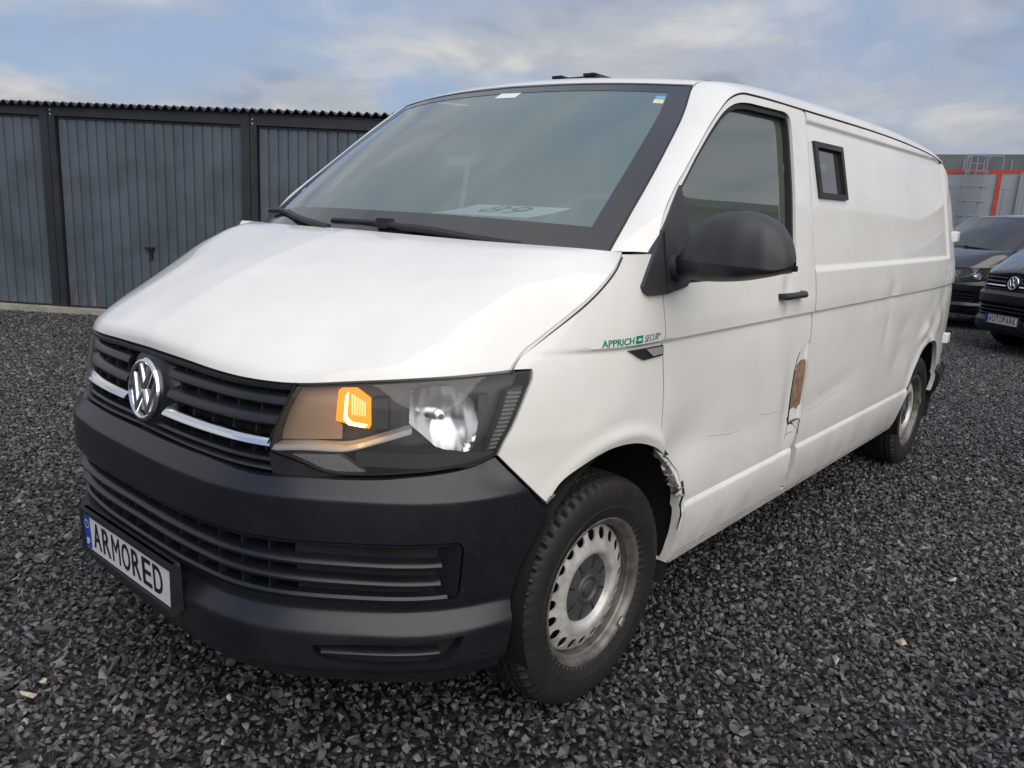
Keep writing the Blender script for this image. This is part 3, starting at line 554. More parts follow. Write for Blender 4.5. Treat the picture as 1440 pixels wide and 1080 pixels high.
for mir in (False,True):
    df=d_side if mir else d_dmg
    lp=np.vstack([LOWF,REAR_OK if mir else REAR_DMG,DTOP[::-1],DOORF[::-1][1:-1]])
    door=panel('front_door',[lp,WIN],df,PA,van,us=np.r_[np.arange(1.70,2.53,.03),np.arange(2.53,2.65,.010),np.arange(2.66,2.87,.03)],ws=np.sort(np.r_[fine_w,1.10,1.11,1.12,1.13,1.15,1.16,1.17]),mirror=mir,fl=.03,gap=.003)
    sl_=densify(lp,.03); MB().tube([tuple(P(u,w,float(df(u,w))+.006)*np.array([-1 if mir else 1,1,1])) for u,w in np.vstack([sl_,sl_[:1]])],.0036,5,False).build('door_seal',M['seal'],door)
    win=densify(WIN,.02); win=win if area2(win)>0 else win[::-1]
    w1=inset(win,.016); w2=inset(win,.062)
    panel('window_seal',[win,w1],d_side0,M['seal'],door,su=.05,sw=.05,shift=.010,fl=.02,gap=0,mirror=mir)
    g=panel('window_glass',[inset(win,.010)],lambda u,w:ev(SB,w)+.010,M['sideglass'],door,su=.05,sw=.05,shift=.022,fl=0,gap=0,mirror=mir)
    panel('glass_border',[inset(win,.012),w2],lambda u,w:ev(SB,w)+.010,pbr('grey_border',(.10,.105,.10),.5) if not mir else M['frit'],door,su=.03,sw=.03,shift=.026,fl=0,gap=0,mirror=mir)
    # bowl and bar handle
    s=-1 if mir else 1
    hx=lambda u,w,o:tuple(P(u,w,float(d_side0(u,w))-o)*np.array([s,1,1]))
    bb=MB(); G=[]
    for u,o,h in ((2.492,.012,.016),(2.497,.030,.020),(2.52,.036,.021),(2.60,.036,.019),(2.66,.036,.020),(2.69,.034,.022),(2.702,.022,.020),(2.704,.008,.016)):
        G.append([hx(u,1.138+h*.6*math.sin(a),o-.012+.013*math.cos(a)) for a in np.linspace(0,2*math.pi,10,endpoint=False)])
    bb.grid(np.array(G),False,True); bb.f+= [tuple(range(10)),tuple(range(70,80))[::-1]]; bb.build('door_handle',M['plastic'],door)
# exposed pillar behind the buckled door edge (nearside only)
ex=panel('pillar_patch',[[(2.74,.62),(2.872,.58),(2.875,.94),(2.80,.945),(2.73,.90),(2.725,.75)]],d_dmg,PA,van,su=.03,sw=.03,shift=.010,fl=0,gap=0)
panel('bare_primer',[[(2.790,.868),(2.806,.876),(2.850,.874),(2.867,.862),(2.870,.80),(2.868,.74),(2.864,.69),(2.845,.688),(2.83,.676),(2.80,.690),(2.775,.681),(2.757,.690),(2.752,.72),(2.755,.79),(2.760,.83),(2.775,.845),(2.772,.857)]],d_dmg,M['primer'],ex,su=.02,sw=.02,shift=.0085,fl=0,gap=0,step=.01)
bb=MB(); bb.tube([P(u,w,float(d_dmg(u,w))-.001) for u,w in ((2.745,.655),(2.757,.628),(2.79,.636),(2.83,.638),(2.868,.628))],[.003,.005,.004,.003,.002],5); bb.build('torn_edge',M['rust'],ex)
bb=MB(); bb.tube([P(u,w,float(d_dmg(u,w))+.002) for u,w in ((2.757,.640),(2.746,.75),(2.740,.84),(2.750,.885),(2.77,.910))],[.005,.004,.004,.003,.002],5); bb.build('torn_edge',M['dark'],ex)
for pts in (((2.757,.628),(2.752,.60),(2.748,.585),(2.80,.590)),((2.868,.628),(2.862,.575),(2.872,.572)),((2.75,.585),(2.735,.52),(2.725,.45))):
    bb=MB(); bb.tube([P(u,w,float(d_dmg(u,w))+.0004) for u,w in pts],.0016,4); bb.build('paint_crack',M['dark'],ex)
for pts in (((2.05,.712),(2.10,.706),(2.22,.690),(2.30,.690)),((2.45,.718),(2.55,.706),(2.62,.702)),((2.93,.655),(3.05,.652),(3.2,.675),(3.3,.678)),((3.05,.705),(3.2,.712),(3.32,.722))):
    bb=MB(); bb.tube([P(u,w,float(d_dmg(u,w))-.0002) for u,w in catmull(pts,4)],.0009,4); bb.build('scratch',M['scratch'],ex)
# sill / arch trims between wheel arch and door
for mir in (False,True):
    df=d_side if mir else d_dmg
    k2=int(np.argmin(abs(ARC[:,1]-.715)+(ARC[:,0]<1.7)*9)); strip=np.vstack([ARC[k2:],np.array(LOWF)[::-1]])
    panel('arch_trim',[strip],df,PA,van,su=.01,sw=.03,mirror=mir,fl=.03,gap=.001,step=.01)
    sl=[(uy(1.278),.312),(uy(1.294),.332),(2.0,.334),(3.0,.334),(4.25,.334),(4.47,.334),(4.46,.300),(3.0,.300),(uy(1.30),.300)]
    panel('sill',[sl],df,PA,van,su=.05,sw=.012,mirror=mir,fl=.05,gap=.0005)
# torn wheel-arch edge
bb=MB(); r2=random.Random(3)
tear=[]
for i in range(18):
    t=i/17; u=uy(1.125+.125*t); w=.715-.155*t+.01*math.sin(i*2.1)
    a=[(u+r2.uniform(-.022,.02),w+r2.uniform(-.02,.02)) for _ in range(4)]; cu=sum(q[0] for q in a)/4; cw=sum(q[1] for q in a)/4
    a.sort(key=lambda q:math.atan2(q[1]-cw,q[0]-cu)); o=[r2.uniform(-.012,.012) for _ in a]
    n0=len(bb.v); bb.v+=[tuple(P(q[0],q[1],float(d_dmg(q[0],q[1]))+oo-.002)) for q,oo in zip(a,o)]; bb.f.append(tuple(range(n0,n0+4)))
tr=bb.build('torn_arch_edge',[M['rust'],M['bare'],PA,M['dark']],van,False)
for p in tr.data.polygons: p.material_index=r2.choice([0,1,2,2,3,3])
bb=MB(); bb.tube([P(u,w,float(d_dmg(u,w))-.0005) for u,w in ((uy(1.262),.60),(uy(1.27),.56),(uy(1.262),.53),(uy(1.266),.49),(uy(1.264),.44))],[.006,.007,.004,.003,.001],5); bb.build('torn_arch_edge',M['dark'],van)
bb=MB(); bb.tube([P(u,w,float(d_front(u,w))+.001) for u,w in ((1.258,.682),(1.27,.693),(1.285,.697))],[.004,.006,.003],5); bb.build('paint_chip',M['bare'],van)
# load-area side panels
RA=catmull([(4.47,.334),(4.485,.39),(4.505,.46),(4.54,.535),(4.59,.607),(4.66,.668),(4.75,.706),(4.87,.732),(5.0,.742),(5.09,.722),(5.19,.655),(5.255,.57),(5.285,.47),(5.285,.40)],5)
GUT=catmull([(2.868,1.803),(3.8,1.803),(4.4,1.791),(5.0,1.766),(5.35,1.736),(5.6,1.680)],6)
VWIN=[(2.930,1.700),(3.263,1.701),(3.287,1.489),(2.955,1.489)]
VG=[(2.962,1.680),(3.236,1.680),(3.258,1.510),(2.982,1.510)]
RCOR=[(5.285,.40),(5.36,.545),(5.62,.545),(5.66,1.0),(5.66,1.5),(5.6,1.680)]
for mir in (False,True):
    df=d_side if mir else d_dmg
    lp=np.vstack([[(2.868,.338)],RA,RCOR[1:-1],GUT[::-1]])
    us_=np.r_[np.arange(2.86,2.92,.008),np.arange(2.93,5.0,.032),np.arange(5.0,5.28,.01),np.arange(5.29,5.66,.02)]
    sp=panel('side_panel',[lp]+([] if mir else [VG]),df,PA,van,us=us_,ws=np.sort(np.r_[fine_w,np.arange(.60,.86,.012)]),mirror=mir,fl=.025,gap=.003)
    if not mir:
        f=panel('lookout_window',[VWIN,VG],d_side,M['plastic'],sp,su=.02,sw=.02,shift=-.012,fl=.03,gap=0,step=.03)
        panel('window_glass',[VG],d_side,M['lookout'],sp,su=.1,sw=.1,shift=.006,fl=0,gap=-.004,step=.05)
        bb=MB(); 
        lift=[tuple(P(u,w,float(d_side(u,w))-.0)) for u,w in VG]; low=[tuple(P(u,w,float(d_side(u,w))+.06)) for u,w in VG]
        bb.add(lift+low,[(i,(i+1)%4,4+(i+1)%4,4+i) for i in range(4)]); bb.build('window_reveal',M['seal'],sp,False)
    b=bar('rear_bumper_corner',5.30,5.66,lin(5.3,.47,5.66,.49),[(-.006,-.085),(-.022,-.05),(-.026,.03),(-.004,.06),(.05,.06),(.05,-.085)],d_side0,M['bumper'],van,n=16,mirror=mir)
    bar('gutter',1.70,5.55,lambda u:np.interp(u,np.r_[fo[:,0]],np.r_[fo[:,1]])-.003,[(.002,-.002),(.002,.002),(.02,.002),(.02,-.002)],d_side0,M['seal'],van,n=120,mirror=mir)
    rd=panel('rear_door',[[(5.665,.52),(UEND-.003,.52),(UEND-.003,1.72),(5.70,1.69),(5.665,1.5)]],d_side0,PA,van,su=.06,sw=.05,mirror=mir)
    panel('rear_window',[[(5.80,1.20),(UEND-.12,1.20),(UEND-.12,1.60),(5.83,1.60)]],d_side0,M['frit'],rd,su=.1,sw=.1,shift=-.002,fl=.01,mirror=mir)
    panel('tail_light',[[(5.60,.70),(5.66,.70),(5.66,1.15),(5.60,1.15)]],d_side0,M['redlens'],van,su=.03,sw=.05,shift=-.012,fl=.02,mirror=mir) if mir else None
    for w0 in (.70,1.335):
        q=P(5.60,w0,float(d_side0(5.6,w0))); bb=MB(); bb.box(-.02,.030,-.03,.05,-.034,.034); bb.v=[(s_*(x+q[0]),y+q[1],z+q[2]) for x,y,z in bb.v for s_ in ((-1 if mir else 1),)]
        hz=bb.build('door_hinge',PA,van,False); bm=hz.modifiers.new('bevel','BEVEL'); bm.width=.008; bm.segments=2
bar('rear_bumper',5.66,UEND,lin(5.6,.49,6,.49),[(-.01,-.085),(-.05,-.05),(-.05,.03),(-.004,.06),(.05,.06),(.05,-.085)],d_side0,M['bumper'],van,n=12); bar('rear_bumper',5.66,UEND,lin(5.6,.49,6,.49),[(-.01,-.085),(-.05,-.05),(-.05,.03),(-.004,.06),(.05,.06),(.05,-.085)],d_side0,M['bumper'],van,n=12,mirror=True)
# side repeater and lettering on the wing
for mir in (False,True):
    bar('recess_shade_bar',2.90,5.2,lambda u:1.7715-.012*np.clip((u-uy(2.2))/2.4,0,1),[(-.001,-.006),(-.001,.005),(.02,.005),(.02,-.006)],lambda u,w:d_side0(u,w)+.004,pbr('recess_shade_grey',(.11,.11,.11),.6) if not mir else M['seal'],van,n=60,mirror=mir)  # dark bar paints in the shade under the recess's top step
    rp=panel('side_repeater',[[(1.530,1.0475),(1.700,1.047),(1.698,1.019),(1.60,1.016),(1.578,1.024)]],d_front,M['plastic'],van,su=.03,sw=.012,shift=-.006,fl=.02,gap=0,mirror=mir)
    panel('repeater_lens',[[(1.608,1.0445),(1.697,1.0445),(1.695,1.025),(1.64,1.023)]],d_front,M['ribbed'],rp,su=.03,sw=.012,shift=-.010,fl=.01,gap=0,mirror=mir)
def onwing(u0,w0): return lambda x,y,h: tuple(P(u0+x,w0+y+x*.02,float(d_front(u0+x,w0+y))-h))
letter_part('APPRICH',onwing(1.426,1.0635),.117,.0185,M['green'],van,offset=.01)
letter_part('SECUR',onwing(1.592,1.0665),.068,.0185,M['grey_ink'],van,shear=.25,offset=-.005)
letter_part('®',onwing(1.663,1.078),.007,.007,M['grey_ink'],van)
bb=MB(); lf=onwing(1.551,1.0650)
for y0,y1 in ((0,.0095),(.0115,.021)): bb.prism([(0,y0),(.031,y0),(.031,y1),(.0,y1)],lf,0,.0015)
lg=bb.build('logo_mark',M['green'],van,False); bb=MB(); bb.prism([(.009,.007),(.022,.007),(.022,.014),(.009,.014)],lf,.0016,.0022); bb.build('logo_centre',M['plate'],lg,False)
# door mirror (nearside)
mir_=empty('door_mirror',(0,0,0),van)
tri_=np.array([(1.574,1.215),(1.582,1.200),(1.605,1.190),(1.694,1.190),(1.807,1.205),(1.838,1.225),(1.846,1.30),(1.846,1.439),(1.841,1.487),(1.77,1.425),(1.696,1.358),(1.62,1.270)])
panel('mirror_base',[tri_],lambda u,w:d_side0(u,w)-.010*np.clip(1.5-w,0,1),M['mirror'],mir_,su=.03,sw=.03,shift=-.008,fl=.03,gap=0)
MB().tube([P(u,w,float(d_side0(u,w))-.0115) for u,w in ((1.693,1.191),(1.694,1.27),(1.697,1.357))],.0022,5).build('base_seam',M['dark'],mir_)
xs=np.array([.955,.975,1.0,1.03,1.07,1.11,1.16,1.20,1.235,1.262,1.278,1.286,1.289])
zt=np.interp(xs,[.955,.975,1.0,1.03,1.06,1.10,1.16,1.22,1.25,1.27,1.283,1.289],[1.300,1.308,1.345,1.384,1.408,1.420,1.425,1.410,1.385,1.352,1.318,1.305])
zb=np.interp(xs,[.955,1.035,1.10,1.16,1.22,1.26,1.284,1.289],[1.243,1.236,1.239,1.247,1.261,1.275,1.290,1.297])
dep=np.interp(xs,[.955,1.0,1.06,1.16,1.24,1.28,1.289],[.030,.060,.085,.092,.075,.035,.008])
yc=np.interp(xs,[.955,1.0,1.1,1.29],[1.120,1.100,1.085,1.085])
th=np.linspace(0,2*math.pi,48,endpoint=False)
def mpt(i,a,grow=1.0):
    c_,s_=math.cos(a),math.sin(a); p_=.72
    y=-abs(c_)**p_*dep[i] if c_>0 else abs(c_)**.5*.052*min(1,dep[i]/.06)
    se=min(max(1.291-(xs[i]-.97)*.02,zb[i]+.004),zt[i]-.004); z=se+(s_**p_*(zt[i]-se) if s_>0 else -abs(s_)**p_*(se-zb[i])); return (xs[i],yc[i]+y,z)
XF=np.linspace(0,len(xs)-1,len(xs))
split=lambda x:1.287-.10*0
G=np.array([[mpt(i,a) for a in th] for i in range(len(xs))])
G=np.stack([catmull(G[:,j],4) for j in range(len(th))],1)
def mesh_part(name,keep,m,off=0.):
    b=MB(); b.grid(G,False,True); nth=len(th); b.f=[f[::-1] for q_,f in enumerate(b.f) if keep(q_//nth,q_%nth)]
    return b.build(name,m,mir_,True,60)
mesh_part('mirror_cap',lambda i,j:j<24 and i>=7,M['mirror']); mesh_part('mirror_shell',lambda i,j:not(j<24 and i>=7),M['plastic'])
MB().tube([(.90,1.115,1.262),(.95,1.118,1.262),(1.0,1.118,1.268)],[.04,.036,.03],12).build('mirror_arm',M['mirror'],mir_)
MB().tube([(1.25,1.115,1.286),(1.283,1.118,1.288)],.008,8).build('mirror_hinge',M['plastic'],mir_)
# wipers and scuttle
wip=empty('wiper',(0,0,0),van)
MB().tube(catmull([(-.157,.771,1.333),(.024,.764,1.334),(.13,.770,1.333),(.25,.776,1.326),(.40,.797,1.318)],5),.010,6).build('wiper_blade',M['seal'],wip)
MB().tube(catmull([(.085,.752,1.338),(.226,.752,1.330),(.329,.764,1.324),(.439,.778,1.314),(.537,.80,1.305),(.61,.83,1.300)],4),[.010]*5+[.013]*10+[.014]*6,6).build('wiper_arm',M['plastic'],wip)
MB().box(.10,.15,.742,.772,1.322,1.352).build('wiper_joint',M['plastic'],wip)
wip=empty('wiper',(0,0,0),van)
MB().tube(catmull([(-.832,.965,1.349),(-.65,.90,1.352),(-.434,.808,1.338),(-.236,.75,1.324)],5),.010,6).build('wiper_blade',M['seal'],wip)
MB().tube(catmull([(-.50,.83,1.350),(-.40,.79,1.338),(-.236,.745,1.322),(-.126,.73,1.312)],4),.012,6).build('wiper_arm',M['plastic'],wip)
b=MB(); xx=np.linspace(-.86,.86,30); b.grid(np.array([[(x,.735+.17*(x/.86)**2,1.262),(x,.755+.18*(x/.86)**2,1.296),(x,.80+.18*(x/.86)**2,1.305)] for x in xx])); b.build('scuttle',M['plastic'],van)
# number plate
pl=empty('number_plate',(0,0,0),van)
def pf(x,y,h): return (x,-.022-.04*(y)*1.0-h*1.0,.434+y)
bb=MB(); bb.prism(rrect(-.270,.270,-.070,.066,.008),lambda x,y,h:(x,-.022-.04*y+h,.434+y),.003,.022); bb.build('plate_holder',M['plastic'],pl,False)
bb=MB(); bb.prism(rrect(-.26,.26,-.055,.055,.008),pf,-.002,.0015); bb.build('plate_sheet',M['plate'],pl,False)
bb=MB(); bb.prism(rrect(-.258,-.215,-.053,.053,.006),pf,.0016,.0022); bb.build('country_band',M['plateblue'],pl,False)
bb=MB()
for y in (-.064,.060): bb.box(-.27,.27,-.024-.04*y-.006,-.02-.04*y+.01,.434+y-.006,.434+y+.006)
for x in (-.267,.267): bb.box(x-.004,x+.004,-.028,-.010,.368,.496)
bb.build('plate_frame',M['plastic'],pl,False)
for i,ch in enumerate('ARMORED'): letter_part(ch,lambda x,y,h,i=i:pf(-.195+i*.0605+x,-.0385+y,.0017+h),.048,.077,M['ink'],pl,'plate_letter',offset=-.004 if ch=='M' else .008)
letter_part('D',lambda x,y,h:pf(-.243+x,-.042+y,.0024+h),.013,.018,M['plate'],pl,'country_letter')
for i in range(12):
    a=math.pi*2*i/12; bb=MB(); bb.prism([(-.2365+.012*math.cos(a)+.002*math.cos(t),.020+.012*math.sin(a)+.002*math.sin(t)) for t in (0,1.57,3.14,4.71)],pf,.0023,.003); bb.build('band_star',M['stickeryellow'],pl,False)
# roof hatch vent
bb=MB(); bb.box(-.14,.12,1.86,2.10,1.915,1.950); rv=bb.build('roof_vent',M['plastic'],van,False); mbv=rv.modifiers.new('bevel','BEVEL'); mbv.width=.012; mbv.segments=2
for x in (-.11,-.085,.05,.08): MB().box(x-.012,x+.012,1.855,2.05,1.948,1.957).build('vent_fin',M['dark'],rv,False)
# under body, liners
bb=MB(); bb.box(-.80,.80,.62,4.95,.22,.34); bb.box(-.55,.55,.35,4.9,.34,.62); bb.build('underbody',M['dark'],van,False)
for yy in (.908,4.308):
    for s in (1,-1):
        a=np.linspace(R(-25),R(205),24); G=np.array([[(s*x,yy+.012+.375*math.cos(t),.40+.375*math.sin(t)) for x in (.50,.70,.925)] for t in a]); b=MB(); b.grid(G)
        n0=len(b.v); b.v+= [(s*.50,yy+.012+.375*math.cos(t),.40+.375*math.sin(t)) for t in a]+[(s*.50,yy,.3)]; b.f+= [(n0+i,n0+i+1,n0+24) for i in range(23)]
        b.build('wheel_liner',M['dark'],van,True)
# wheels
def lathe(prof,n,close=False):
    return np.array([[(x,r*math.cos(2*math.pi*i/n),r*math.sin(2*math.pi*i/n)) for x,r in prof] for i in range(n)])
def make_wheel():
    W=empty('wheel',(0,0,0),van)
    n=300; half=[(.0,.3425),(.013,.3425),(.016,.3425),(.019,.3425),(.030,.3420),(.040,.3415),(.044,.341),(.047,.341),(.060,.3400),(.070,.3390),(.080,.3365),(.090,.3320),(.0975,.3250),(.102,.3150),(.1055,.3050),(.1075,.2950),(.1082,.2850),(.1080,.2720),(.1065,.2580),(.1075,.2560),(.1060,.2530),(.1030,.2430),(.098,.2320),(.094,.2240),(.092,.2180),(.082,.2120)]
    prof=[(-x,r) for x,r in half[::-1]]+half[1:]
    G=lathe(prof,n); x=np.array([p[0] for p in prof]);r=np.array([p[1] for p in prof])
    dr=np.zeros((n,len(prof)))
    for j,(xx_,rr_) in enumerate(prof):
        ax=abs(xx_)
        if ax in (.016,.044): dr[:,j]-=.008
        if ax<=.044 and ax not in(.016,.044): 
            dr[:,j]-=.008*(((np.arange(n)+int(ax*500)*(1 if xx_>0 else -1))%5)==0)
        if .046<ax<=.1055: dr[:,j]-=np.interp(ax,[.046,.09,.1056],[.010,.011,.004])*(((np.arange(n)+int(ax*40))%5)==0)+.004*(((np.arange(n)+int(ax*40))%5)==3)*(ax<.1)
        if .105<ax<.1072: dr[:,j]-=.001*((np.arange(n)//2)%2)
    for i in range(n):
        k=1+dr[i]/r; G[i,:,1]*=k; G[i,:,2]*=k
    # the contact patch flattens under load
    low=G[...,2]<-.334; G[...,2]=np.where(low,-.334+(G[...,2]+.334)*.2,G[...,2])
    b=MB(); b.grid(G,True,False); b.build('tyre',M['tyre'],W,True,28)
    pr=[(.070,.196),(.080,.204),(.088,.209),(.0915,.2145),(.0930,.2195),(.0955,.2215),(.0975,.2190),(.0955,.2125),(.0905,.2060),(.080,.2010),(.060,.1985),(.045,.1960),(.030,.1900),(.010,.1850),(-.07,.1830),(-.09,.2)]
    b=MB(); b.grid(lathe(pr,72),True,False); b.f=[f[::-1] for f in b.f]; b.build('rim_flange',[M['rimdark']],W,True,40)
    # pressed disc with vent holes
    def xd(r): return np.interp(r,[.095,.100,.104,.110,.118,.128,.138,.152,.168,.184,.192,.198],[.048,.052,.068,.0755,.0785,.0775,.0735,.0690,.0635,.0575,.047,.022])
    circ=lambda r,nn_:np.array([(r*math.cos(2*math.pi*i/nn_),r*math.sin(2*math.pi*i/nn_)) for i in range(nn_)])
    holes=[]
    for h in range(20):
        a=2*math.pi*h/20; cx,cy=.1660*math.cos(a),.1660*math.sin(a); holes.append(np.array([(cx+.0178*math.cos(t)*math.cos(a)-.0165*math.sin(t)*math.sin(a),cy+.0178*math.cos(t)*math.sin(a)+.0165*math.sin(t)*math.cos(a)) for t in np.linspace(0,2*math.pi,14,endpoint=False)]))
    pts=np.vstack([circ(r,80) for r in (.100,.104,.107,.110,.114,.118,.123,.128,.133,.138,.143,.147,.188,.191,.194,.196)]); L=[circ(.198,120),circ(.095,80)]+holes
    B=np.vstack(L); m=np.ones(len(pts),bool)
    E=[];o=0
    for p in L: E+=[(o+i,o+(i+1)%len(p)) for i in range(len(p))];o+=len(p)
    vo,_,fo_,_,_,_=delaunay_2d_cdt([Vector(x) for x in np.vstack([B,pts])],E,[],0,1e-7)
    vo=np.array([tuple(v) for v in vo]);F=np.array(fo_);cen=vo[F].mean(1); kp=inside(cen,L[0])
    for h in L[1:]: kp&=~inside(cen,h)
    F=F[kp]; rr=np.hypot(vo[:,0],vo[:,1]); V=np.stack([xd(rr),vo[:,0],vo[:,1]],1).tolist(); F=[tuple(f) for f in F]
    for h in holes:
        n0=len(V); r_=np.hypot(h[:,0],h[:,1]); V+=[(float(xd(a)),p[0],p[1]) for a,p in zip(r_,h)]+[(float(xd(a))-.005,p[0]*1.0,p[1]*1.0) for a,p in zip(r_,h)]
        F+=[(n0+i,n0+(i+1)%14,n0+14+(i+1)%14,n0+14+i) for i in range(14)]
    mk('rim_disc',V,F,M['rim'],W,True,45)
    b=MB(); b.grid(lathe([(.0,.19),(-.02,.12),(-.02,.001)],40),True,False); b.build('brake_drum',M['dark'],W)
    cp=[(.040,.104),(.054,.1015),(.060,.098),(.063,.085),(.064,.060),(.0655,.046),(.071,.042),(.072,.038),(.066,.033),(.0655,.026),(.070,.023),(.0715,.018),(.072,.001)]
    b=MB(); b.grid(lathe(cp,64),True,False); cap=b.build('hub_cap',M['cap'],W,True,35)
    for h in range(8):
        a=2*math.pi*h/8+.2; c_,s_=math.cos(a),math.sin(a); b=MB(); b.box(.0628,.0655,.062,.092,-.0022,.0022,lambda x,y,z:(x,y*c_-z*s_,y*s_+z*c_)); b.build('cap_slot',M['dark'],cap,False)
    a=R(-62); c_,s_=math.cos(a),math.sin(a); b=MB(); b.box(.092,.103,.201,.222,-.016,.016,lambda x,y,z:(x,y*c_-z*s_,y*s_+z*c_)); wt=b.build('balance_weight',M['bare'],W,False); bm=wt.modifiers.new('bevel','BEVEL'); bm.width=.004; bm.segments=2
    return W
def copy_tree(o,parent=None,skip=(),swap=None):
    c_=o.copy(); COL.objects.link(c_); c_.parent=parent
    for k_ in ('label','category','group'):
        if parent is not None and k_ in c_: del c_[k_]
    if swap and c_.type=='MESH':
        for i,sl in enumerate(o.material_slots):
            if sl.material and sl.material.name in swap: c_.material_slots[i].link='OBJECT'; c_.material_slots[i].material=swap[sl.material.name]
    for ch in list(o.children):
        if ch.name.split('.')[0] in skip: continue
        copy_tree(ch,c_,skip,swap)
    return c_
w0=make_wheel(); w0.location=(.806,.908,.335); w0.rotation_euler=(R(17),0,R(-1.5))
for (x,y,rz,rx) in ((.806,4.308,0,70),(-.806,.908,180-1.5,40),(-.806,4.308,180,10)):
    c_=copy_tree(w0,van); c_.location=(x,y,.335); c_.rotation_euler=(R(rx),0,R(rz))
# cabin
b=MB(); prof=[(.80,1.20),(.86,1.300),(.95,1.335),(1.10,1.340),(1.22,1.335),(1.30,1.30),(1.33,1.22),(1.34,1.0),(1.30,.7)]
b.grid(np.array([[(x,y+.10*(x/.8)**2,z-.02*(x/.8)**2) for y,z in prof] for x in np.linspace(-.80,.80,24)])); b.build('dashboard',M['interior'],van)
b=MB(); b.add([(-.86,2.16,.5),(.86,2.16,.5),(.86,2.16,1.22),(.72,2.16,1.82),(-.72,2.16,1.82),(-.86,2.16,1.22)],[(0,1,2,3,4,5)]); b.build('bulkhead',M['headlining'],van,False)
b=MB(); b.box(-.70,.70,1.62,2.16,1.80,1.82); b.build('headlining',M['headlining'],van,False)
b=MB(); b.box(-.86,.86,1.34,2.16,.44,.50); b.build('cabin_floor',M['dark'],van,False)
for s in (1,-1): MB().box(s*.90-.01 if s<0 else .86,s*.86 if s<0 else .87,1.34,2.16,.52,1.20).build('door_card',M['interior'],van,False)
def seat(x,w):
    S_=empty('seat',(0,0,0),van)
    for nm,bx in (('seat_cushion',(x-w,x+w,1.45,1.98,.86,1.02)),('backrest',(x-w,x+w,1.90,2.06,1.0,1.58)),('headrest',(x-.13,x+.13,1.96,2.06,1.60,1.76))):
        b=MB(); b.box(*bx); o=b.build(nm,M['seat'],S_,False); m_=o.modifiers.new('bevel','BEVEL'); m_.width=.045; m_.segments=4; o.data.shade_smooth()
seat(.42,.25); seat(-.40,.42)
sw_=empty('steering_wheel',(0,0,0),van); th=np.linspace(0,2*math.pi,40)
cen=np.array([.42,1.38,1.30]); ex_=np.array([1,0,0]);ey_=np.array([0,.55,.835])
MB().tube([cen+.19*(math.cos(t)*ex_+math.sin(t)*ey_) for t in th],.015,8,False).build('wheel_rim',M['interior'],sw_)
MB().tube([cen+.19*ex_,cen,cen-.19*ex_],[.014,.03,.014],8).build('wheel_spoke',M['interior'],sw_)
MB().tube([cen,cen+.17*-ey_],[.03,.014],8).build('wheel_spoke',M['interior'],sw_)
MB().box(-.07,.05,1.20,1.24,1.545,1.575).build('phone_holder',M['headlining'],van,False)
MB().tube([(.035,1.21,1.55),(.05,1.17,1.40),(.05,1.15,1.33)],.010,6).build('holder_arm',M['headlining'],van)
# sheet of paper lying on the dashboard
def ppf(x,y,h): return (.33+x,.965+y*.97,1.376+.16*y+h+.25*(y-.1)**2)
b=MB(); b.grid(np.array([[ppf(x,y,0) for y in np.linspace(-.02,.21,8)] for x in np.linspace(-.20,.20,8)])); paper=b.build('paper_sheet',M['paper'],None)
tag(paper,'white paper sheet marked 89 lying on the dashboard behind the windscreen','paper')
letter_part('89',lambda x,y,h:ppf(-.085+x,.060+y,.001+h),.17,.13,M['ink'],paper,'written_number',offset=-.01)
# ================================================================== GROUND
def gravel_mat(name,stones):
    m,t,b=mat(name); tcn=N(t,'ShaderNodeTexCoord'); geo=N(t,'ShaderNodeNewGeometry')
    big=N(t,'ShaderNodeTexNoise',Scale=.35,Detail=4.0); t.links.new(geo.outputs['Position'],big.inputs['Vector'])
    if stones:
        at=t.nodes.new('ShaderNodeAttribute'); at.attribute_name='tone'
        c1=ramp(t,at.outputs['Fac'],[(0,(.016,.016,.0165)),(.35,(.047,.047,.048)),(.68,(.105,.105,.106)),(.92,(.20,.198,.195)),(1,(.28,.255,.22))])
        n=N(t,'ShaderNodeTexNoise',Scale=90.0,Detail=4.0,Roughness=.7); t.links.new(tcn.outputs['Object'],n.inputs['Vector']); src=c1
        bp=N(t,'ShaderNodeBump',Strength=.35,Distance=.002); t.links.new(n.outputs[0],bp.inputs['Height']); t.links.new(bp.outputs[0],b.inputs['Normal'])
    else:
        v=N(t,'ShaderNodeTexVoronoi',Scale=38.0); t.links.new(geo.outputs['Position'],v.inputs['Vector'])
        src=ramp(t,v.outputs['Color'],[(.1,(.012,.012,.012)),(.6,(.03,.03,.03)),(.95,(.055,.055,.055))])
        bp=N(t,'ShaderNodeBump',Strength=.8,Distance=.012); t.links.new(v.outputs['Distance'],bp.inputs['Height']); bp.invert=True; t.links.new(bp.outputs[0],b.inputs['Normal'])
    r=ramp(t,big.outputs[0],[(.35,(.8,.8,.82)),(.65,(1.15,1.13,1.08))]); mu=N(t,'ShaderNodeMix',data_type='RGBA',blend_type='MULTIPLY'); mu.inputs[0].default_value=1
    t.links.new(src.outputs[0],mu.inputs[6]); t.links.new(r.outputs[0],mu.inputs[7]); t.links.new(mu.outputs[2],b.inputs['Base Color']); b.inputs['Roughness'].default_value=.42; return m
M['ground']=gravel_mat('gravel_bed',False); M['stone']=gravel_mat('gravel_stone',True)
g=mk('ground',[(-600,-600,-.014),(600,-600,-.014),(600,600,-.014),(-600,600,-.014)],[(0,1,2,3)],M['ground'],None,False); tag(g,'dark gravel yard','ground',kind='structure')
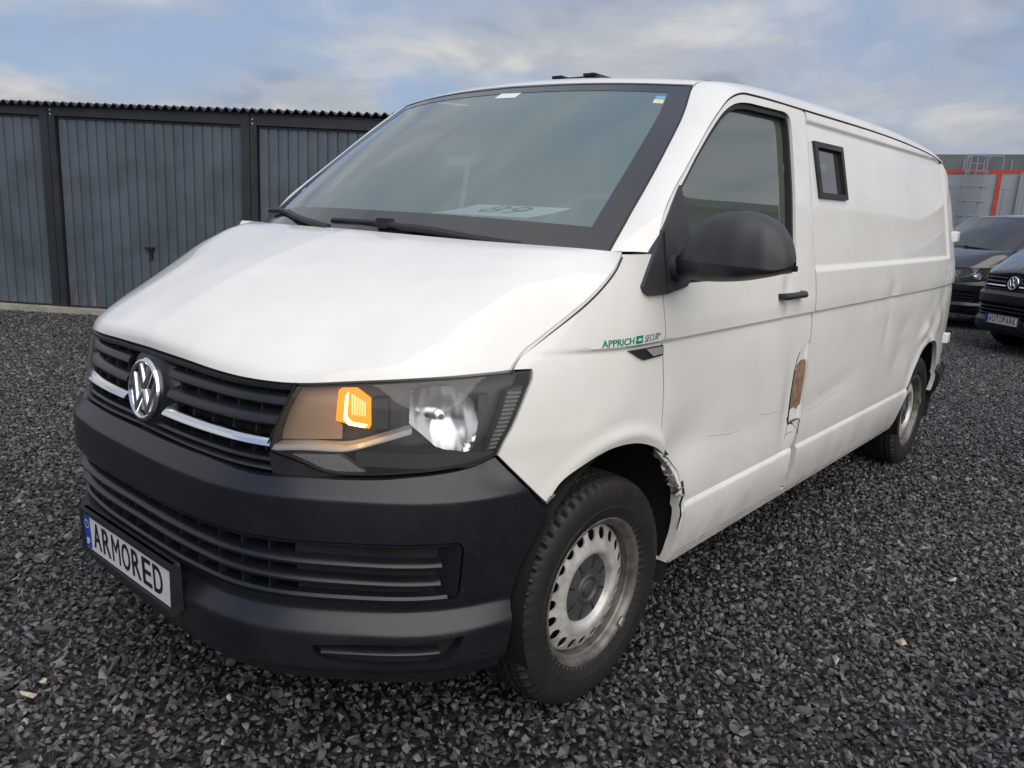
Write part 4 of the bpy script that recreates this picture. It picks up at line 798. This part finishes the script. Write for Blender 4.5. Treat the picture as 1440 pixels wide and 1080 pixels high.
def hull_stone(r):
    import bmesh
    bm=bmesh.new()
    k=r.randint(8,12)
    for i in range(k):
        v=Vector((r.gauss(0,1),r.gauss(0,1),r.gauss(0,1))).normalized()*r.uniform(.75,1.0); bm.verts.new((v.x*1.0,v.y*r.uniform(.6,.8),v.z*r.uniform(.4,.62)))
    res=bmesh.ops.convex_hull(bm,input=bm.verts[:]); 
    for v in [v for v in bm.verts if not v.link_faces]: bm.verts.remove(v)
    bm.verts.index_update(); V=np.array([tuple(v.co) for v in bm.verts]); F=np.array([[v.index for v in f.verts] for f in bm.faces]); bm.free(); return V,F
rs=random.Random(11); protos=[hull_stone(rs) for _ in range(28)]
TILE=1.6
def rotm(rg,flat=.5):
    a=rg.uniform(0,2*math.pi);t1=rg.normal(0,flat);t2=rg.normal(0,flat)
    return np.array((Matrix.Rotation(a,3,'Z')@Matrix.Rotation(t1,3,'X')@Matrix.Rotation(t2,3,'Y')))
V=[];F=[];tone=[];off=0; ncell=60; cs=TILE/ncell
for layer in range(2):
    for i in range(ncell):
        for j in range(ncell):
            pv,pf_=protos[rng.integers(len(protos))]
            s=rng.uniform(.0100,.0225)*(1.0 if layer==0 else .82); 
            if rng.random()<.08: s*=1.5
            q=(pv*s)@rotm(rng).T; cx=(i+.5+rng.uniform(-.45,.45)+.5*layer)*cs-TILE/2; cy=(j+.5+rng.uniform(-.45,.45)+.5*layer)*cs-TILE/2
            V.append(q+np.array([cx,cy,rng.uniform(-.006,.004)-(0 if layer==0 else .004)])); F.append(pf_+off); off+=len(pv); tone+= [float(np.clip(rng.beta(2,2.4)+(.45 if rng.random()<.012 else 0),0,1))]*len(pf_)
V=np.vstack(V);F=np.vstack(F)
me=bpy.data.meshes.new('gravel'); me.from_pydata(V.tolist(),[],F.tolist()); a=me.attributes.new('tone','FLOAT','FACE'); a.data.foreach_set('value',tone); me.materials.append(M['stone'])
go=bpy.data.objects.new('gravel',me); link(go); tag(go,'loose dark grey basalt gravel covering the yard','gravel',kind='stuff')
# one tile of stones, laid over the yard in turned copies
xs0,xs1,ys0,ys1=-14,10,-4,22
gt=bpy.data.node_groups.new('lay_gravel','GeometryNodeTree'); gt.interface.new_socket('Geometry',in_out='INPUT',socket_type='NodeSocketGeometry'); gt.interface.new_socket('Geometry',in_out='OUTPUT',socket_type='NodeSocketGeometry')
gi=gt.nodes.new('NodeGroupInput');gout=gt.nodes.new('NodeGroupOutput')
gr=gt.nodes.new('GeometryNodeMeshGrid'); nx_=int((xs1-xs0)/TILE);ny_=int((ys1-ys0)/TILE)
gr.inputs['Size X'].default_value=(nx_-1)*TILE;gr.inputs['Size Y'].default_value=(ny_-1)*TILE;gr.inputs['Vertices X'].default_value=nx_;gr.inputs['Vertices Y'].default_value=ny_
tf=gt.nodes.new('GeometryNodeTransform'); tf.inputs['Translation'].default_value=((xs0+xs1)/2,(ys0+ys1)/2,0)
ip=gt.nodes.new('GeometryNodeInstanceOnPoints'); rv_=gt.nodes.new('FunctionNodeRandomValue'); rv_.data_type='INT'
ints=[s for s in rv_.inputs if s.type=='INT']; ints[0].default_value=0; ints[1].default_value=3
cb=gt.nodes.new('ShaderNodeCombineXYZ'); mu_=gt.nodes.new('ShaderNodeMath'); mu_.operation='MULTIPLY'; mu_.inputs[1].default_value=math.pi/2
Lk=gt.links.new; Lk(gr.outputs[0],tf.inputs[0]); Lk(tf.outputs[0],ip.inputs['Points']); Lk(gi.outputs[0],ip.inputs['Instance'])
Lk([s for s in rv_.outputs if s.type=='INT'][0],mu_.inputs[0]); Lk(mu_.outputs[0],cb.inputs[2]); Lk(cb.outputs[0],ip.inputs['Rotation']); Lk(ip.outputs[0],gout.inputs[0])
md=go.modifiers.new('lay','NODES'); md.node_group=gt
# pale stones lying on the gravel
M['pale']=pbr('pale_stone',(.48,.40,.31),.7,var=.3,vscale=60); M['palegrey']=pbr('pale_grey_stone',(.46,.45,.42),.7,var=.3,vscale=60)
for i,(x,y,s,m_,lab) in enumerate([(-.20,-.215,.028,'pale','larger beige pebble of the pair lying on gravel at lower left'),(-.235,-.165,.018,'pale','smaller beige pebble of the pair lying on gravel at lower left'),(.20,.16,.018,'palegrey','small white pebble on the gravel in front of the bumper'),(.79,1.99,.022,'palegrey','pale pebble on the gravel below the white van sill'),(1.38,1.62,.024,'palegrey','whitish pebble on the open gravel right of the front wheel'),(1.51,1.92,.030,'pale','beige wedge shaped stone on the open gravel at right'),(1.53,2.62,.022,'palegrey','far pale grey pebble near the right edge of the gravel')]):
    pv,pf_=protos[i*3%28]; q=(pv*s*1.1)@rotm(rng,.2).T+np.array([x,y,.016]); o=mk('pale_stone',q,pf_,M[m_],None,False); tag(o,lab,'stone','pale stones on the gravel')
# ================================================================== GARAGES
GO=np.array([-8.479,2.215,0.0]);GA=np.array([.802,.597,0]);GN=np.array([.597,-.802,0])
def gp(a,h,o): p=GO+GA*a+GN*o; return (p[0],p[1],h)
def door_paint():
    m=pbr('garage_door_paint',(.076,.096,.125),.40,.0,var=.2,vscale=1.6,rvar=.1,vcol=(.060,.073,.092)); t=m.node_tree; b=t.nodes['Principled BSDF']; src=b.inputs['Base Color'].links[0].from_socket
    tcn=N(t,'ShaderNodeTexCoord'); sx=N(t,'ShaderNodeSeparateXYZ'); t.links.new(tcn.outputs['Object'],sx.inputs[0]); g=ramp(t,sx.outputs[2],[(.05,(1,1,1)),(.55,(.12,.12,.12))])
    mpn=N(t,'ShaderNodeMapping'); mpn.inputs['Scale'].default_value=(9,9,1.6); t.links.new(tcn.outputs['Object'],mpn.inputs[0]); n=N(t,'ShaderNodeTexNoise',Scale=1.5,Detail=8.0,Roughness=.72); t.links.new(mpn.outputs[0],n.inputs['Vector'])
    r=ramp(t,n.outputs[0],[(.48,(0,0,0)),(.72,(1,1,1))]); mu=N(t,'ShaderNodeMath',operation='MULTIPLY'); t.links.new(g.outputs[0],mu.inputs[0]); t.links.new(r.outputs[0],mu.inputs[1])
    mm=N(t,'ShaderNodeMix',data_type='RGBA'); t.links.new(mu.outputs[0],mm.inputs[0]); t.links.new(src,mm.inputs[6]); mm.inputs[7].default_value=(.17,.165,.16,1); t.links.new(mm.outputs[2],b.inputs['Base Color']); return m
M['gdoor']=door_paint()
M['gframe']=pbr('garage_frame_paint',(.022,.025,.031),.45,var=.25,vscale=3)
M['groof']=pbr('garage_roof_sheet',(.02,.022,.026),.5,var=.3)
M['gwall']=pbr('garage_wall_sheet',(.05,.055,.062),.5,var=.2)
M['concrete']=pbr('concrete',(.30,.28,.24),.85,var=.35,vscale=3,bump=.4,bscale=60)
b=MB(); b.prism([(-9,-.02),(5.35,-.02),(5.35,.16),(-9,.16)],lambda x,y,h:gp(x,h,y),-.05,.055); o=b.build('concrete_strip',M['concrete'],None,False); tag(o,'pale concrete footing strip along the garages','pavement',kind='structure')
labs={-2:'dark grey garage at the far left end of the row beyond the frame',-1:'dark grey steel garage cut off by the left edge of the photo',0:'dark grey steel garage with a full ribbed door and handle, left of the van',1:'dark grey steel garage half hidden behind the van windscreen',2:'dark grey steel garage wholly behind the white van'}
UN=2.308
for k in range(-2,3):
    a0=.742+UN*k
    G_=empty('garage',gp(a0+UN/2,0,0),None,labs[k],'garage','row of dark steel garages')
    gl=np.array(G_.location)
    def gb(name,boxes,m,par,sm=False):
        b=MB()
        for (x0,x1,h0,h1,o0,o1) in boxes: b.add([tuple(np.array(gp(x,h,o_))-gl) for x in (x0,x1) for h in (h0,h1) for o_ in (o0,o1)],[(0,1,3,2),(4,6,7,5),(0,4,5,1),(2,3,7,6),(0,2,6,4),(1,5,7,3)])
        return b.build(name,m,par,False)
    gb('post',[(a0+.004,a0+.078,.055,2.31,-.08,.0)],M['gframe'],G_); gb('post',[(a0+UN-.100,a0+UN-.004,.055,2.31,-.08,.0)],M['gframe'],G_)
    gb('lintel',[(a0+.079,a0+UN-.101,2.195,2.308,-.08,-.003)],M['gframe'],G_)
    gb('bolt',[(a0+.03,a0+.042,2.25,2.262,-.01,.006)],M['plate'],G_); gb('bolt',[(a0+.03,a0+.042,2.205,2.217,-.01,.006)],M['plate'],G_)
    gb('side_wall',[(a0+.01,a0+.05,.05,2.31,-5.2,-.085)],M['gwall'],G_); gb('side_wall',[(a0+UN-.05,a0+UN-.01,.05,2.31,-5.2,-.085)],M['gwall'],G_); gb('back_wall',[(a0+.06,a0+UN-.06,.05,2.31,-5.2,-5.16)],M['gwall'],G_)
    d=empty('door',(0,0,0),G_); x0=a0+.086;x1=a0+UN-.108; npn=19; pw=(x1-x0)/npn
    for i in range(npn):
        xa=x0+i*pw; b=MB(); sec=[(0,-.062),(.006,-.048),(pw*.5,-.044),(pw-.012,-.048),(pw-.004,-.064),(pw,-.064)]
        b.grid(np.array([[np.array(gp(xa+sx,h,so))-gl for sx,so in sec] for h in (.06,.7,1.4,2.188)])); b.build('door_panel',M['gdoor'],d,True,20)
    gb('door_edge',[(x0,x1,2.165,2.190,-.062,-.038)],M['gframe'],d); gb('door_edge',[(x0,x1,.058,.075,-.062,-.04)],M['gframe'],d)
    hx_=a0+1.107; gb('door_handle',[(hx_-.055,hx_+.045,.775,.800,-.045,-.005),(hx_-.015,hx_+.02,.66,.775,-.045,-.025)],M['ink'],d)
    b=MB(); n_=int(UN/.0972*8); xs_=np.linspace(a0-.0,a0+UN,n_)
    G=np.array([[np.array(gp(x,2.335+.012*(x-2)+.020*math.cos(2*math.pi*x/.0972)+dz-.015*(.08-o_) * .3,o_))-gl for o_,dz in ((-5.3,0),(.07,0),(.07,-.012),(-5.3,-.012))] for x in xs_]); b.grid(G,False,True); b.build('corrugated_roof',M['groof'],G_,True,60)
    gb('fascia',[(a0+.002,a0+UN-.002,2.31,2.322,-.08,.01)],M['gframe'],G_)
# ================================================================== BLACK VANS BEHIND
skip=('bare_primer','pillar_patch','torn_edge','torn_arch_edge','paint_crack','scratch','paint_chip','lettering','logo_mark','lookout_window','roof_vent','number_plate','sticker','rear_window','door_hinge','phone_holder','holder_arm','indicator_light')
swap={'white_paint':M['black_paint'],'indicator_glow':M['lamp_dark'],'indicator_filament':M['chrome'],'indicator_rib_glow':M['lamp_dark'],'windscreen_glass':glass('van_glass',(.25,.3,.3),1.8,(.2,.23,.24),.15)}
def put_van(ox,oy,deg,label):
    v=copy_tree(van,None,skip,swap); v.location=(ox,oy,0); v.rotation_euler=(0,0,R(deg)); tag(v,label,'van','black vans parked behind'); return v
def rot(x,y,deg): c_,s_=math.cos(R(deg)),math.sin(R(deg)); return x*c_-y*s_,x*s_+y*c_
dx,dy=rot(.72,.33,-35); put_van(-.45-dx,12.95-dy,-35,'black van seen right behind the white van tail, its headlight clear of it').scale=(1,1,.95)
dx,dy=rot(0,.05,-41); v2=put_van(.48-dx,10.44-dy,-41,'nearer black van with AUTOPARK plate cut off by the right edge')
dx,dy=rot(.4,.33,-35); put_van(-.9-dx,17.3-dy,-35,'farthest dark van, only its roof showing behind the other black vans')
P2=empty('number_plate',(0,0,0),v2)
for o in pl.children:
    if o.name.startswith(('plate_holder','plate_sheet','country_band','plate_frame')): copy_tree(o,P2)
for i,ch in enumerate('AUTOPARK'): letter_part(ch,lambda x,y,h,i=i:pf(-.203+i*.0555+x,-.0385+y,.0017+h),.045,.077,M['ink'],P2,'plate_letter',offset=.008)
# ================================================================== HALL WITH RED TRIM
M['hall']=pbr('hall_cladding',(.33,.355,.39),.45,.1,var=.1,vscale=.6)
M['red']=pbr('red_trim',(.52,.07,.035),.45,var=.15)
M['hroof']=pbr('old_roof',(.15,.15,.15),.7,var=.3,vscale=.6)
M['steel']=pbr('galvanised_steel',(.38,.40,.42),.4,.7)
HL=np.array([-4.35,28.5]);HD=np.array([.984,.178]);HN=np.array([.178,-.984])
def hp(a,h,o): p=HL+HD*a+HN*o; return (p[0],p[1],h)
hall=empty('hall',hp(5,0,0),None,'grey clad industrial hall with red trim and caged ladder, at the right edge','building'); hl=np.array(hall.location)
def hb_(name,boxes,m,par):
    b=MB()
    for (x0,x1,h0,h1,o0,o1) in boxes: b.add([tuple(np.array(hp(x,h,o_))-hl) for x in (x0,x1) for h in (h0,h1) for o_ in (o0,o1)],[(0,1,3,2),(4,6,7,5),(0,4,5,1),(2,3,7,6),(0,2,6,4),(1,5,7,3)])
    return b.build(name,m,par,False)
wl=hb_('wall',[(-7,16,0,3.24,-12,-.02)],M['hall'],hall)
for i in range(40):
    x=-7+i*.575; hb_('cladding_panel',[(x,x+.563,.0,2.995,-.019,.012)],M['hall'],wl)
b=MB(); b.add([tuple(np.array(hp(x,h,o))-hl) for x,h,o in ((-7,3.27,.03),(16,3.85,.03),(16,3.97,.03),(-7,3.39,.03),(-7,3.27,-.05),(16,3.85,-.05),(16,3.97,-.05),(-7,3.39,-.05))],[(0,1,2,3),(7,6,5,4),(0,4,5,1),(3,2,6,7),(0,3,7,4),(1,5,6,2)]); b.build('roof_trim',M['red'],hall,False)
b=MB(); b.add([tuple(np.array(hp(x,h,o))-hl) for x,h,o in ((-7,3.0,.011),(16,3.0,.011),(16,3.84,.011),(-7,3.26,.011),(-7,3.0,-.3),(16,3.0,-.3),(16,3.84,-.3),(-7,3.26,-.3))],[(0,1,2,3),(7,6,5,4),(0,4,5,1),(3,2,6,7),(0,3,7,4),(1,5,6,2)]); b.build('wall_head',M['hall'],hall,False)
hb_('corner_trim',[(1.38,1.51,0,3.50,.013,.05)],M['red'],hall)
hb_('downpipe',[(2.0,2.1,0,3.5,.05,.13)],M['steel'],hall); hb_('lamp',[(-.10,.10,3.02,3.10,.03,.35)],M['steel'],hall)
for x in (.55,.95): hb_('ladder_rail',[(x,x+.045,.9,4.05,.30,.345)],M['steel'],hall)
for i in range(12): hb_('ladder_rung',[(.595,.949,1.0+i*.25,1.03+i*.25,.31,.335)],M['steel'],hall)
for i in range(5):
    h=2.1+i*.46; b=MB(); b.tube([np.array(hp(.775+.36*math.sin(t),h,.32+.62*math.cos(t)*.5+.31))-hl for t in np.linspace(-2.6,2.6,12)],.018,5); b.build('ladder_hoop',M['steel'],hall)
for x in (.50,.775,1.05): hb_('cage_bar',[(x-.015,x+.015,2.1,4.0,.90,.93)],M['steel'],hall)
hb_('guard_rail',[(.4,1.5,4.02,4.05,-.1,-.07),(.4,.43,3.6,4.04,-.1,-.07),(1.47,1.5,3.6,4.04,-.1,-.07)],M['steel'],hall)
bk=empty('warehouse',(-6,44,0),None,'older dark roofed warehouse rising behind the grey hall','building')
b=MB(); b.box(-4,30,0,12,0,4.6); b.build('wall',M['hall'],bk,False)
b=MB(); b.add([(-4.6,-.6,5.45),(31,-.6,5.15),(31,-.6,4.5),(-4.6,-.6,4.5),(-4.6,13,5.45),(31,13,5.15),(31,13,4.5),(-4.6,13,4.5)],[(0,1,2,3),(7,6,5,4),(0,4,5,1),(3,2,6,7),(0,3,7,4),(1,5,6,2)]); b.build('roof',M['hroof'],bk,False)
for i in range(34): MB().box(-4+i,-3.94+i,-.65,-.605,4.5,5.15).build('roof_seam',M['steel'],bk,False)
# the far side of the yard (seen mirrored in the van's windows): dark green hall
M['greenhall']=pbr('green_cladding',(.035,.055,.05),.5,var=.25,vscale=.8)
gh=empty('green_hall',(10,18,0),None,'dark green hall on the far side of the yard, outside the frame','building')
b=MB(); b.box(0,12,-13,36,0,5.2); b.build('wall',M['greenhall'],gh,False); b=MB(); b.box(-.3,12.3,-13.3,36.3,5.2,5.5); b.build('roof',M['hroof'],gh,False)

rh=empty('added_rear_hall',(2,-24,0),None,'dark brick hall added unseen behind the viewer to dim and mirror in the van front','building')  # unseen hall, added to block low sky light and reflect in the van
M['addedhall']=pbr('added_hall_brick',(.07,.055,.05),.8,var=.3,vscale=3)
b=MB(); b.box(-26,22,-10,0,0,4.0); b.build('wall',M['addedhall'],rh,False); b=MB(); b.box(-26.3,22.3,-10.3,.3,4.0,4.3); b.build('roof',M['hroof'],rh,False)
